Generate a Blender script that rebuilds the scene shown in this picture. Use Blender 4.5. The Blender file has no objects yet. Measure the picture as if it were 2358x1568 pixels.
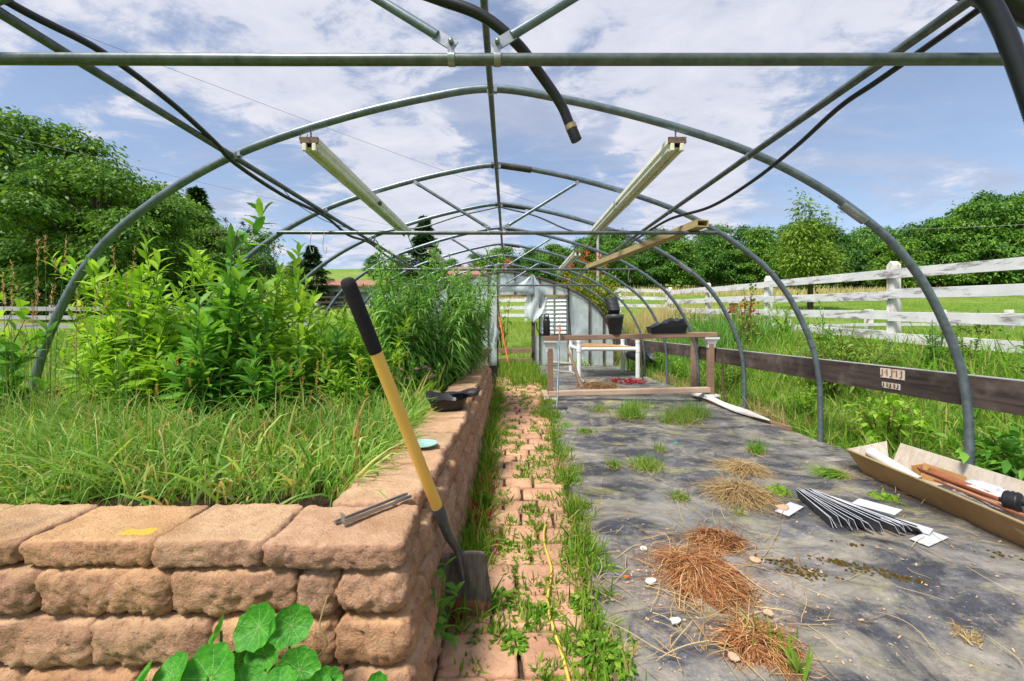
import bpy, math, random
import numpy as np
from mathutils import Vector, Matrix, noise as mnoise

SC = bpy.context.scene
COL = SC.collection
R = math.radians
rng = np.random.default_rng(7)
random.seed(7)

# ------------------------------------------------------------------ camera
EYE = 1.11
F = 940.0            # focal length in units where the picture is 2358 wide
cam_d = bpy.data.cameras.new("camera")
cam = bpy.data.objects.new("camera", cam_d)
COL.objects.link(cam)
cam.location = (0, 0, EYE)
cam.rotation_euler = (R(90), 0, 0)
cam_d.sensor_width = 36.0
cam_d.lens = 36.0 * F / 2358.0
cam_d.shift_x = 9 / 2358.0
cam_d.shift_y = -34 / 2358.0
cam_d.clip_start = 0.02
cam_d.clip_end = 3000
SC.camera = cam

# ------------------------------------------------------------------ world, sun, exposure
SUN_DIR = Vector((-0.42, -0.45, 0.95)).normalized()     # towards the sun
SUN_EL = math.asin(SUN_DIR.z)
SUN_AZ = math.atan2(SUN_DIR.x, SUN_DIR.y)
SC.view_settings.view_transform = 'Standard'
SC.view_settings.look = 'None'
SC.view_settings.exposure = 1.22
SC.view_settings.gamma = 1.0
SC.cycles.max_bounces = 8
SC.cycles.transparent_max_bounces = 8

def build_world():
    w = bpy.data.worlds.new("World"); SC.world = w; w.use_nodes = True
    nt = w.node_tree; nd = nt.nodes; lk = nt.links; nd.clear()
    def n(t, **k):
        x = nd.new(t)
        for a, b in k.items(): setattr(x, a, b)
        return x
    def mth(op, a, b=None, c=None, clamp=False):
        m = n('ShaderNodeMath', operation=op, use_clamp=clamp)
        for i, v in enumerate((a, b, c)):
            if v is None: continue
            if isinstance(v, (int, float)): m.inputs[i].default_value = v
            else: lk.new(v, m.inputs[i])
        return m.outputs[0]
    out = n('ShaderNodeOutputWorld')
    sky = n('ShaderNodeTexSky', sky_type='NISHITA', sun_disc=False)
    sky.sun_elevation = SUN_EL; sky.sun_rotation = SUN_AZ
    sky.air_density = 1.0; sky.dust_density = 0.6; sky.ozone_density = 2.0
    bsky = n('ShaderNodeBackground'); bsky.inputs[1].default_value = 0.078
    lk.new(sky.outputs[0], bsky.inputs[0])
    tc = n('ShaderNodeTexCoord')
    sep = n('ShaderNodeSeparateXYZ'); lk.new(tc.outputs['Generated'], sep.inputs[0])
    zz = mth('ADD', mth('MAXIMUM', sep.outputs[2], 0.0), 0.16)
    ux = mth('DIVIDE', sep.outputs[0], zz); uy = mth('DIVIDE', sep.outputs[1], zz)
    cb = n('ShaderNodeCombineXYZ'); lk.new(ux, cb.inputs[0]); lk.new(uy, cb.inputs[1])
    def nz(scale, detail, rough, dist, off, stretch=(1, 1, 1), rot=0):
        mp = n('ShaderNodeMapping'); mp.inputs['Location'].default_value = off
        mp.inputs['Scale'].default_value = stretch; mp.inputs['Rotation'].default_value = (0, 0, rot)
        lk.new(cb.outputs[0], mp.inputs[0])
        t = n('ShaderNodeTexNoise'); t.inputs['Scale'].default_value = scale
        t.inputs['Detail'].default_value = detail; t.inputs['Roughness'].default_value = rough
        t.inputs['Distortion'].default_value = dist
        lk.new(mp.outputs[0], t.inputs['Vector']); return t.outputs['Fac']
    big = nz(0.9, 3, 0.5, 0.3, (3.1, 1.7, 0), (0.8, 1, 1), 0.3)
    fine = nz(5.6, 12, 0.64, 0.3, (0.4, 7.7, 0), (0.8, 1.1, 1), 0.4)
    wisp = nz(1.6, 8, 0.6, 0.6, (9.2, 2.1, 0), (0.45, 1.5, 1), -0.5)
    v = mth('ADD', mth('MULTIPLY', big, 0.36), mth('MULTIPLY', fine, 0.64))
    # where the sky is open (world directions)
    def bump(dx, dy, dz, inner, outer, amp):
        d = Vector((dx, dy, dz)).normalized()
        vm = n('ShaderNodeVectorMath', operation='DOT_PRODUCT')
        lk.new(tc.outputs['Generated'], vm.inputs[0]); vm.inputs[1].default_value = d
        mr = n('ShaderNodeMapRange', interpolation_type='SMOOTHSTEP')
        mr.inputs['From Min'].default_value = math.cos(R(outer)); mr.inputs['From Max'].default_value = math.cos(R(inner))
        mr.inputs['To Min'].default_value = 0; mr.inputs['To Max'].default_value = amp
        lk.new(vm.outputs['Value'], mr.inputs['Value']); return mr.outputs[0]
    for args in [(-900, 940, 400, 2, 13, -.12), (-560, 940, 330, 1, 11, -.14), (-30, 940, 440, 2, 10, -.12), (150, 940, 370, 1, 9, -.10),
                 (900, 940, 330, 3, 17, -.12), (1150, 940, 420, 3, 16, -.06), (-330, 940, 620, 2, 15, .07), (-150, 940, 250, 2, 13, .16),
                 (420, 940, 300, 1, 9, .15), (300, 940, 620, 3, 18, .08), (-650, 940, 560, 3, 14, .09), (620, 940, 600, 3, 15, .06),
                 (-700, 940, 190, 2, 10, .10), (1000, 940, 285, 1, 5, .09)]:
        v = mth('ADD', v, bump(*args))
    mr = n('ShaderNodeMapRange', interpolation_type='SMOOTHSTEP')
    mr.inputs['From Min'].default_value = 0.41; mr.inputs['From Max'].default_value = 0.57
    lk.new(v, mr.inputs['Value'])
    mw = n('ShaderNodeMapRange', interpolation_type='SMOOTHSTEP')
    mw.inputs['From Min'].default_value = 0.44; mw.inputs['From Max'].default_value = 0.66
    mw.inputs['To Max'].default_value = 0.75
    lk.new(wisp, mw.inputs['Value'])
    cov = mth('MAXIMUM', mr.outputs[0], mw.outputs[0])
    cov = mth('ADD', mth('MULTIPLY', cov, 0.66), 0.31, clamp=True)
    # cloud brightness: thin parts bluish, thick parts white with greyer cores
    ramp = n('ShaderNodeValToRGB')
    e = ramp.color_ramp.elements
    e[0].position = 0.0; e[0].color = (0.25, 0.295, 0.42, 1)
    e[1].position = 1.0; e[1].color = (0.60, 0.60, 0.655, 1)
    x = e.new(0.6); x.color = (0.42, 0.45, 0.55, 1)
    shade = mth('ADD', mth('MULTIPLY', mr.outputs[0], 0.42), mth('MULTIPLY', fine, 0.78))
    lk.new(shade, ramp.inputs[0])
    bcl = n('ShaderNodeBackground'); bcl.inputs[1].default_value = 0.62
    lk.new(ramp.outputs[0], bcl.inputs[0])
    mix = n('ShaderNodeMixShader')
    lk.new(cov, mix.inputs[0]); lk.new(bsky.outputs[0], mix.inputs[1]); lk.new(bcl.outputs[0], mix.inputs[2])
    lk.new(mix.outputs[0], out.inputs[0])
build_world()

sun_d = bpy.data.lights.new("sun", 'SUN'); sun_d.energy = 2.7; sun_d.angle = R(14); sun_d.color = (1.0, 0.95, 0.86)
sun = bpy.data.objects.new("sun", sun_d); COL.objects.link(sun)
sun.rotation_euler = SUN_DIR.to_track_quat('Z', 'Y').to_euler()

# ------------------------------------------------------------------ helpers
def G(px, py, z=0.0):
    """ground point seen at a picture position, at height z"""
    d = (EYE - z) * F / (py - 750.0)
    return Vector(((px - 1170) * d / F, d, z))
def Q(px, py, d):
    return Vector(((px - 1170) * d / F, d, EYE + (750 - py) * d / F))

def tag(o, label=None, cat=None, group=None, kind=None):
    if label: o['label'] = label
    if cat: o['category'] = cat
    if group: o['group'] = group
    if kind: o['kind'] = kind
    return o

def thing(name, label, cat, loc=(0, 0, 0), group=None, rotz=0.0):
    o = bpy.data.objects.new(name, None); COL.objects.link(o)
    o.location = loc; o.rotation_euler = (0, 0, rotz); o.empty_display_size = 0.1
    return tag(o, label, cat, group)

def adopt(child, parent):
    child.parent = parent
    p = parent; m = Matrix.Identity(4)
    chain = []
    while p is not None:
        chain.append(p); p = p.parent
    for q in reversed(chain):
        loc = Matrix.Translation(q.location) @ q.rotation_euler.to_matrix().to_4x4()
        m = m @ q.matrix_parent_inverse @ loc
    child.matrix_parent_inverse = m.inverted()
    return child

def link_mesh(name, me, mat, parent=None, world=True):
    o = bpy.data.objects.new(name, me); COL.objects.link(o)
    if mat is not None: me.materials.append(mat)
    if parent is not None:
        if world: adopt(o, parent)
        else: o.parent = parent
    return o

class MB:
    def __init__(s): s.v = []; s.f = []; s.sm = []
    def add(s, vs, fs, smooth=False):
        b = len(s.v); s.v.extend([tuple(v) for v in vs])
        s.f.extend([tuple(i + b for i in f) for f in fs]); s.sm.extend([smooth] * len(fs)); return s
    def box(s, c, size, rot=None):
        hx, hy, hz = size[0] / 2, size[1] / 2, size[2] / 2
        vs = [Vector((x, y, z)) for x in (-hx, hx) for y in (-hy, hy) for z in (-hz, hz)]
        if rot is not None: vs = [rot @ v for v in vs]
        c = Vector(c); vs = [v + c for v in vs]
        return s.add(vs, [(0, 1, 3, 2), (4, 6, 7, 5), (0, 4, 5, 1), (2, 3, 7, 6), (0, 2, 6, 4), (1, 5, 7, 3)])
    def bar(s, a, b, w, h, up=(0, 0, 1)):
        a = Vector(a); b = Vector(b); d = (b - a); L = d.length; d.normalize()
        u = Vector(up); sd = d.cross(u).normalized(); u = sd.cross(d).normalized()
        rot = Matrix((sd, d, u)).transposed()
        return s.box((a + b) / 2, (w, L, h), rot)
    def tube(s, path, r, seg=10, cap=True):
        P = [Vector(p) for p in path]; n = len(P)
        rr = r if hasattr(r, '__len__') else [r] * n
        t0 = (P[1] - P[0]).normalized()
        a = Vector((0, 0, 1)) if abs(t0.z) < 0.9 else Vector((1, 0, 0))
        u = t0.cross(a).normalized()
        vs = []; fs = []
        for i in range(n):
            t = (P[min(i + 1, n - 1)] - P[max(i - 1, 0)]).normalized()
            u = (u - t * u.dot(t)).normalized(); w = t.cross(u)
            for k in range(seg):
                an = 2 * math.pi * k / seg
                vs.append(P[i] + (u * math.cos(an) + w * math.sin(an)) * rr[i])
        for i in range(n - 1):
            for k in range(seg):
                k2 = (k + 1) % seg
                fs.append((i * seg + k, i * seg + k2, (i + 1) * seg + k2, (i + 1) * seg + k))
        s.add(vs, fs, True)
        if cap:
            s.add(vs[:seg], [tuple(reversed(range(seg)))]); s.add(vs[-seg:], [tuple(range(seg))])
        return s
    def lathe(s, prof, c=(0, 0, 0), seg=24):
        c = Vector(c); vs = []; fs = []; n = len(prof)
        for r, z in prof:
            for k in range(seg):
                a = 2 * math.pi * k / seg; vs.append(c + Vector((r * math.cos(a), r * math.sin(a), z)))
        for i in range(n - 1):
            for k in range(seg):
                k2 = (k + 1) % seg; fs.append((i * seg + k, i * seg + k2, (i + 1) * seg + k2, (i + 1) * seg + k))
        return s.add(vs, fs, True)
    def prism(s, pts, thick, o, ux, uy):
        """polygon pts in plane (ux,uy) at o, extruded along ux x uy"""
        o = Vector(o); ux = Vector(ux); uy = Vector(uy); nrm = ux.cross(uy).normalized() * thick
        n = len(pts); a = [o + ux * p[0] + uy * p[1] for p in pts]; b = [v + nrm for v in a]
        fs = [tuple(reversed(range(n))), tuple(range(n, 2 * n))] + [(i, (i + 1) % n, n + (i + 1) % n, n + i) for i in range(n)]
        return s.add(a + b, fs)
    def build(s, name, mat, parent=None, bevel=0.0, world=True):
        me = bpy.data.meshes.new(name); me.from_pydata(s.v, [], s.f)
        me.polygons.foreach_set('use_smooth', s.sm); me.update()
        o = link_mesh(name, me, mat, parent, world)
        if bevel:
            b = o.modifiers.new('bevel', 'BEVEL'); b.width = bevel; b.segments = 2; b.limit_method = 'ANGLE'
        return o

def np_mesh(name, V, Fq, smooth=True):
    me = bpy.data.meshes.new(name)
    V = np.asarray(V, np.float32); Fq = np.asarray(Fq, np.int32); k = Fq.shape[1]
    me.vertices.add(len(V)); me.vertices.foreach_set('co', V.ravel())
    me.loops.add(Fq.size); me.loops.foreach_set('vertex_index', Fq.ravel())
    me.polygons.add(len(Fq))
    me.polygons.foreach_set('loop_start', np.arange(0, Fq.size, k, dtype=np.int32))
    me.polygons.foreach_set('use_smooth', np.full(len(Fq), smooth))
    me.update(calc_edges=True); me.validate()
    return me

def spline(pts, n):
    P = np.asarray(pts, float); m = len(P)
    P = np.vstack([2 * P[0] - P[1], P, 2 * P[-1] - P[-2]])
    out = []
    for i in range(m - 1):
        p0, p1, p2, p3 = P[i], P[i + 1], P[i + 2], P[i + 3]
        for t in np.linspace(0, 1, n, endpoint=False):
            out.append(0.5 * ((2 * p1) + (-p0 + p2) * t + (2 * p0 - 5 * p1 + 4 * p2 - p3) * t * t + (-p0 + 3 * p1 - 3 * p2 + p3) * t ** 3))
    out.append(P[-2]); return np.array(out)

def norm(a): return a / np.maximum(np.linalg.norm(a, axis=-1, keepdims=True), 1e-9)

PROF = {
    'broad': [0.10, 0.62, 1.0, 0.86, 0.5, 0.03],
    'lance': [0.25, 0.75, 1.0, 0.8, 0.45, 0.03],
    'toothed': [0.12, 0.55, 0.62, 1.0, 0.84, 0.95, 0.6, 0.62, 0.3, 0.03],
    'blade': [0.75, 1.0, 0.85, 0.55, 0.05],
    'diamond': [0.2, 1.0, 0.1],
    'fibre': [0.8, 1, 1, 1, 1, 0.9, 0.7, 0.3],
    'round': [0.35, 0.95, 1.0, 0.75, 0.12],
}
def leafset(P, D, L, W, bend, prof='broad', fold=0.0, U=None, twist=0.0, wig=0.0):
    """many leaves at once -> V, F ; P base, D direction, bend = droop as a share of the length"""
    P = np.asarray(P, float); N = len(P); D = norm(np.asarray(D, float))
    L = np.broadcast_to(np.asarray(L, float), (N,)); W = np.broadcast_to(np.asarray(W, float), (N,))
    bend = np.broadcast_to(np.asarray(bend, float), (N,))
    pr = np.array(PROF[prof]); ns = len(pr); t = np.linspace(0, 1, ns)
    if U is None: U = np.tile([0, 0, 1.0], (N, 1)) + rng.normal(0, 0.35, (N, 3))
    S = np.cross(D, U); S = norm(S); Nn = norm(np.cross(S, D))
    C = P[:, None, :] + D[:, None, :] * (L[:, None] * t)[..., None]
    C[..., 2] -= (bend * L)[:, None] * t ** 2
    if wig:
        ph = rng.uniform(0, 6.28, (N, 1)); fr = rng.uniform(2, 5, (N, 1)); am = rng.normal(0, wig, (N, 1))
        C = C + S[:, None, :] * (L[:, None] * (am * (np.sin(ph + fr * t[None, :]) - np.sin(ph)) + rng.normal(0, wig, (N, 1)) * t[None, :] ** 2))[..., None]
    w = 0.5 * W[:, None] * pr[None, :]
    if twist:
        an = rng.normal(0, twist, (N, 1)) * t[None, :]
        Sx = S[:, None, :] * np.cos(an)[..., None] + Nn[:, None, :] * np.sin(an)[..., None]
    else: Sx = np.repeat(S[:, None, :], ns, 1)
    A = C - Sx * w[..., None]; B = C + Sx * w[..., None]
    if fold:
        A = A + Nn[:, None, :] * (w * fold)[..., None]; B = B + Nn[:, None, :] * (w * fold)[..., None]
        V = np.stack([A, C, B], 2).reshape(-1, 3); c = 3
        q = []
        for k in range(ns - 1):
            q.append([k * 3, k * 3 + 1, k * 3 + 4, k * 3 + 3]); q.append([k * 3 + 1, k * 3 + 2, k * 3 + 5, k * 3 + 4])
    else:
        V = np.stack([A, B], 2).reshape(-1, 3); c = 2
        q = [[k * 2, k * 2 + 1, k * 2 + 3, k * 2 + 2] for k in range(ns - 1)]
    q = np.array(q); Fq = (q[None] + (np.arange(N) * ns * c)[:, None, None]).reshape(-1, 4)
    return V, Fq
def merge(sets):
    Vs = []; Fs = []; b = 0
    for V, Fq in sets:
        Vs.append(V); Fs.append(Fq + b); b += len(V)
    return np.vstack(Vs), np.vstack(Fs)

# ------------------------------------------------------------------ materials
def ramp_set(r, stops):
    e = r.color_ramp.elements
    while len(e) > 1: e.remove(e[-1])
    e[0].position = stops[0][0]; e[0].color = (*stops[0][1], 1)
    for p, c in stops[1:]:
        k = e.new(p); k.color = (*c, 1)

class NT:
    def __init__(s, name):
        s.m = bpy.data.materials.new(name); s.m.use_nodes = True
        s.nt = s.m.node_tree; s.nt.nodes.clear()
        s.out = s.nt.nodes.new('ShaderNodeOutputMaterial')
    def n(s, t, **k):
        x = s.nt.nodes.new(t)
        for a, b in k.items(): setattr(x, a, b)
        return x
    def l(s, a, b): s.nt.links.new(a, b)
    def noise(s, vec, scale, detail=4, rough=0.55, dist=0.0):
        t = s.n('ShaderNodeTexNoise'); t.inputs['Scale'].default_value = scale; t.inputs['Detail'].default_value = detail
        t.inputs['Roughness'].default_value = rough; t.inputs['Distortion'].default_value = dist
        if vec is not None: s.l(vec, t.inputs['Vector'])
        return t.outputs['Fac']
    def ramp(s, fac, stops):
        r = s.n('ShaderNodeValToRGB'); ramp_set(r, stops); s.l(fac, r.inputs[0]); return r.outputs[0]
    def mixc(s, fac, a, b, mode='MIX'):
        m = s.n('ShaderNodeMix', data_type='RGBA', blend_type=mode)
        for i, v in ((0, fac), (6, a), (7, b)):
            if isinstance(v, (int, float)): m.inputs[i].default_value = v
            elif isinstance(v, tuple): m.inputs[i].default_value = (*v, 1)
            else: s.l(v, m.inputs[i])
        return m.outputs[2]
    def math(s, op, a, b=0.0, clamp=False):
        m = s.n('ShaderNodeMath', operation=op, use_clamp=clamp)
        for i, v in enumerate((a, b)):
            if isinstance(v, (int, float)): m.inputs[i].default_value = v
            else: s.l(v, m.inputs[i])
        return m.outputs[0]
    def obj(s): return s.n('ShaderNodeTexCoord').outputs['Object']
    def pos(s): return s.n('ShaderNodeNewGeometry').outputs['Position']
    def mapped(s, vec, scale=(1, 1, 1), rot=(0, 0, 0)):
        m = s.n('ShaderNodeMapping'); m.inputs['Scale'].default_value = scale; m.inputs['Rotation'].default_value = rot
        s.l(vec, m.inputs[0]); return m.outputs[0]
    def bump(s, h, strength=0.3, dist=0.01):
        b = s.n('ShaderNodeBump'); b.inputs['Strength'].default_value = strength; b.inputs['Distance'].default_value = dist
        s.l(h, b.inputs['Height']); return b.outputs[0]
    def principled(s, col, rough=0.6, metal=0.0, spec=0.4, normal=None):
        p = s.n('ShaderNodeBsdfPrincipled')
        for nm, v in (('Base Color', col), ('Roughness', rough), ('Metallic', metal)):
            if isinstance(v, (int, float)): p.inputs[nm].default_value = v
            elif isinstance(v, tuple): p.inputs[nm].default_value = (*v, 1)
            else: s.l(v, p.inputs[nm])
        p.inputs['Specular IOR Level'].default_value = spec
        if normal is not None: s.l(normal, p.inputs['Normal'])
        s.l(p.outputs[0], s.out.inputs[0]); return p

def simple(name, c1, c2=None, rough=0.6, metal=0.0, scale=8, spec=0.4, bump=0.15, stretch=(1, 1, 1), bdist=0.004, detail=5):
    m = NT(name); v = m.mapped(m.obj(), stretch)
    f = m.noise(v, scale, detail, 0.6)
    c2 = c2 or tuple(x * 0.75 for x in c1)
    col = m.ramp(f, [(0.3, c2), (0.7, c1)])
    nb = m.bump(m.noise(v, scale * 4, 4), bump, bdist) if bump else None
    m.principled(col, rough, metal, spec, nb); return m.m

def leafmat(name, stops, trans=0.35, rough=0.5, clump=None, spec=0.25):
    m = NT(name); g = m.n('ShaderNodeNewGeometry')
    col = m.ramp(g.outputs['Random Per Island'], stops)
    if clump:
        f = m.noise(g.outputs['Position'], clump[0], 2)
        col = m.mixc(m.ramp(f, [(0.38, (0, 0, 0)), (0.62, (1, 1, 1))]), col, m.mixc(1.0, col, clump[1], 'MULTIPLY'))
    if name == 'forest_leaf':      # each tree of the wood its own green
        rd = m.n('ShaderNodeObjectInfo').outputs['Random']
        col = m.mixc(1.0, col, m.ramp(rd, [(0, (0.65, 0.75, 0.9)), (0.35, (1.0, 1.0, 1.0)), (0.7, (1.5, 1.25, 0.8)), (1, (0.85, 1.0, 1.25))]), 'MULTIPLY')
    p = m.principled(col, rough, 0.0, spec)
    t = m.n('ShaderNodeBsdfTranslucent'); m.l(m.mixc(1.0, col, (1.35, 1.3, 0.6), 'MULTIPLY'), t.inputs[0])
    x = m.n('ShaderNodeMixShader'); x.inputs[0].default_value = trans
    m.l(p.outputs[0], x.inputs[1]); m.l(t.outputs[0], x.inputs[2]); m.l(x.outputs[0], m.out.inputs[0])
    return m.m

def galv(name, c1, c2, dirt=(0.16, 0.13, 0.06)):
    m = NT(name); v = m.obj()
    f = m.noise(m.mapped(v, (3, 3, 3)), 6, 6, 0.65)
    col = m.ramp(f, [(0.3, c2), (0.65, c1)])
    spots = m.noise(v, 30, 6, 0.7)
    col = m.mixc(m.ramp(spots, [(0.62, (0, 0, 0)), (0.72, (0.55, 0.55, 0.55))]), col, dirt)
    m.principled(col, 0.42, 0.55, 0.5, m.bump(spots, 0.08, 0.002)); return m.m

def wood(name, c1, c2, c3, axis='y', scale=1.0, rough=0.75):
    m = NT(name); v = m.obj()
    st = {'x': (1.2, 22, 22), 'y': (22, 1.2, 22), 'z': (22, 22, 1.2)}[axis]
    vv = m.mapped(v, tuple(a * scale for a in st))
    f = m.noise(vv, 1.6, 8, 0.65, 0.6); f2 = m.noise(v, 5 * scale, 4, 0.6)
    col = m.ramp(f, [(0.3, c2), (0.62, c1)])
    col = m.mixc(m.ramp(f2, [(0.5, (0, 0, 0)), (0.75, (0.8, 0.8, 0.8))]), col, c3)
    m.principled(col, rough, 0, 0.3, m.bump(f, 0.35, 0.004)); return m.m

def stone_mat():
    m = NT('split_concrete_stone'); g = m.n('ShaderNodeNewGeometry'); v = g.outputs['Position']
    rnd = m.n('ShaderNodeObjectInfo').outputs['Random']
    f = m.noise(v, 7, 6, 0.6); f2 = m.noise(v, 60, 6, 0.7); f3 = m.noise(v, 3.1, 3)
    col = m.ramp(f, [(0.28, (0.33, 0.195, 0.14)), (0.5, (0.48, 0.295, 0.20)), (0.72, (0.58, 0.38, 0.24))])
    tint = m.ramp(rnd, [(0, (0.86, 0.76, 0.76)), (0.3, (1.06, 0.98, 0.90)), (0.6, (0.94, 0.90, 0.86)), (0.8, (1.10, 0.98, 0.80)), (1, (1.0, 0.86, 0.74))])
    col = m.mixc(1.0, col, tint, 'MULTIPLY')
    col = m.mixc(m.ramp(f2, [(0.35, (0.75, 0.75, 0.75)), (0.46, (0, 0, 0))]), col, (0.17, 0.10, 0.075))
    col = m.mixc(m.ramp(f2, [(0.56, (0, 0, 0)), (0.66, (0.75, 0.75, 0.75))]), col, (0.56, 0.40, 0.28))
    # the cast upper faces are smoother and paler than the split ones
    sp = m.n('ShaderNodeSeparateXYZ'); m.l(g.outputs['Normal'], sp.inputs[0])
    topf = m.ramp(sp.outputs[2], [(0.70, (0, 0, 0)), (0.93, (1, 1, 1))])
    tcol = m.ramp(m.noise(v, 16, 8, 0.7), [(0.3, (0.54, 0.36, 0.22)), (0.55, (0.70, 0.49, 0.31)), (0.75, (0.78, 0.58, 0.39))])
    tcol = m.mixc(m.ramp(m.noise(v, 75, 4, 0.7), [(0.33, (0.75, 0.75, 0.75)), (0.42, (0, 0, 0))]), tcol, (0.30, 0.19, 0.12))
    tcol = m.mixc(m.ramp(m.noise(v, 5.5, 7, 0.7), [(0.5, (0, 0, 0)), (0.68, (0.55, 0.55, 0.55))]), tcol, (0.50, 0.30, 0.17))
    tcol = m.mixc(1.0, tcol, tint, 'MULTIPLY')
    col = m.mixc(m.math('MULTIPLY', topf, 0.9), col, tcol)
    # green-brown damp staining
    col = m.mixc(m.ramp(f3, [(0.52, (0, 0, 0)), (0.70, (0.55, 0.55, 0.55))]), col, (0.36, 0.20, 0.085))
    col = m.mixc(m.ramp(m.noise(v, 4.5, 8, 0.75), [(0.56, (0, 0, 0)), (0.70, (0.5, 0.5, 0.5))]), col, (0.15, 0.115, 0.085))
    # a stripe of yellow marking paint on one cap
    xyz = m.n('ShaderNodeSeparateXYZ'); m.l(v, xyz.inputs[0])
    wob = m.math('MULTIPLY', m.math('SUBTRACT', m.noise(v, 40, 3), 0.5), 0.02)
    def band(sock, lo, hi):
        a = m.math('GREATER_THAN', m.math('ADD', sock, wob), lo); b = m.math('LESS_THAN', m.math('ADD', sock, wob), hi)
        return m.math('MULTIPLY', a, b)
    mk = m.math('MULTIPLY', m.math('MULTIPLY', band(xyz.outputs[0], -1.06, -0.975), band(xyz.outputs[1], 1.105, 1.14)), band(xyz.outputs[2], 0.50, 0.62))
    mk = m.math('MULTIPLY', mk, 0.85)
    col = m.mixc(mk, col, (0.80, 0.55, 0.06))
    hb = m.math('ADD', m.noise(v, 45, 8, 0.75), m.math('MULTIPLY', m.noise(v, 160, 4, 0.7), 0.6))
    m.principled(col, 0.9, 0, 0.2, m.bump(hb, 1.0, 0.012)); return m.m

def tarp_mat():
    m = NT('woven_ground_cloth'); v = m.pos()
    base = m.ramp(m.noise(v, 2.4, 7, 0.65, 1.0), [(0.32, (0.026, 0.027, 0.034)), (0.5, (0.048, 0.050, 0.062)), (0.70, (0.12, 0.122, 0.142))])
    st = m.mapped(v, (0.75, 1.2, 1), (0, 0, 0.6))
    al = m.noise(st, 2.3, 9, 0.72, 0.8)
    col = m.mixc(m.ramp(al, [(0.45, (0, 0, 0)), (0.62, (0.8, 0.8, 0.8))]), base, (0.31, 0.28, 0.215))
    ye = m.noise(m.mapped(v, (0.8, 1.7, 1), (0, 0, 0.2)), 2.9, 8, 0.72, 0.7)
    col = m.mixc(m.ramp(ye, [(0.55, (0, 0, 0)), (0.69, (0.8, 0.8, 0.8))]), col, (0.35, 0.32, 0.09))
    gr = m.noise(v, 5, 10, 0.8)
    col = m.mixc(m.ramp(gr, [(0.53, (0, 0, 0)), (0.66, (0.65, 0.65, 0.65))]), col, (0.40, 0.34, 0.29))
    col = m.mixc(m.ramp(m.noise(v, 1.3, 9, 0.7, 0.6), [(0.52, (0, 0, 0)), (0.68, (0.6, 0.6, 0.6))]), col, (0.38, 0.36, 0.34))
    col = m.mixc(m.ramp(m.noise(v, 70, 3, 0.6), [(0.68, (0, 0, 0)), (0.72, (0.8, 0.8, 0.8))]), col, (0.60, 0.55, 0.48))
    col = m.mixc(m.ramp(m.noise(v, 30, 6, 0.75), [(0.30, (0.8, 0.8, 0.8)), (0.40, (0, 0, 0))]), col, (0.022, 0.020, 0.020))
    ds = m.n('ShaderNodeVectorMath', operation='DISTANCE'); m.l(v, ds.inputs[0]); ds.inputs[1].default_value = (0.86, 1.72, 0.02)
    sp_ = m.math('ADD', ds.outputs['Value'], m.math('MULTIPLY', m.math('SUBTRACT', m.noise(v, 7, 9, 0.75), 0.5), 1.3))
    col = m.mixc(m.ramp(sp_, [(0.10, (0.75, 0.75, 0.75)), (0.42, (0, 0, 0))]), col, m.ramp(m.noise(v, 90, 4, 0.7), [(0.4, (0.16, 0.12, 0.095)), (0.6, (0.42, 0.33, 0.26))]))
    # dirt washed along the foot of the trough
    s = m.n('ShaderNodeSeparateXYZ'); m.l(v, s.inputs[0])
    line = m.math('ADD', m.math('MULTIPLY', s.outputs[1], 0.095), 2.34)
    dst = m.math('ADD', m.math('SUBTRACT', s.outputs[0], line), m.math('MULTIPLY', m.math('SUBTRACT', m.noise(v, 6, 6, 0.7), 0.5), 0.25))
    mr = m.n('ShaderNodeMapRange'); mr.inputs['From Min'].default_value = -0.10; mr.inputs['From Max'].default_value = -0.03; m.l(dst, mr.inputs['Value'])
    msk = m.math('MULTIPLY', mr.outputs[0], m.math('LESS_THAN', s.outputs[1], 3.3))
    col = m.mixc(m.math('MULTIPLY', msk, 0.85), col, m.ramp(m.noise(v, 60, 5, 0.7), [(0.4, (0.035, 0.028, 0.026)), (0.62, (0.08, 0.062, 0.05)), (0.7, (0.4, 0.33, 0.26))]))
    w1 = m.n('ShaderNodeTexWave', wave_type='BANDS', bands_direction='X'); w1.inputs['Scale'].default_value = 60; m.l(v, w1.inputs[0])
    w2 = m.n('ShaderNodeTexWave', wave_type='BANDS', bands_direction='Y'); w2.inputs['Scale'].default_value = 60; m.l(v, w2.inputs[0])
    cr = m.noise(m.mapped(v, (1, 1.6, 1), (0, 0, 0.6)), 3.5, 6, 0.6, 2.0)
    hb = m.math('ADD', m.math('MULTIPLY', m.math('ADD', w1.outputs['Fac'], w2.outputs['Fac']), 0.12), m.math('ADD', m.math('MULTIPLY', gr, 0.9), m.math('MULTIPLY', cr, 3.0)))
    m.principled(col, m.ramp(al, [(0.40, (0.34,) * 3), (0.62, (0.75,) * 3)]), 0, 0.55, m.bump(hb, 0.6, 0.006)); return m.m

def ground_mat():
    m = NT('meadow_ground'); v = m.pos()
    a = m.noise(v, 0.9, 6, 0.6); b = m.noise(v, 9, 6, 0.7); c = m.noise(v, 0.045, 4, 0.6)
    col = m.ramp(a, [(0.3, (0.085, 0.16, 0.022)), (0.55, (0.15, 0.27, 0.035)), (0.75, (0.24, 0.30, 0.07))])
    col = m.mixc(m.ramp(c, [(0.45, (0, 0, 0)), (0.62, (0.6, 0.6, 0.6))]), col, (0.30, 0.32, 0.09))
    col = m.mixc(m.ramp(b, [(0.3, (0.6, 0.6, 0.6)), (0.55, (0, 0, 0))]), col, (0.06, 0.09, 0.018))
    m.principled(col, 0.95, 0, 0.1, m.bump(b, 0.9, 0.08)); return m.m

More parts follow.
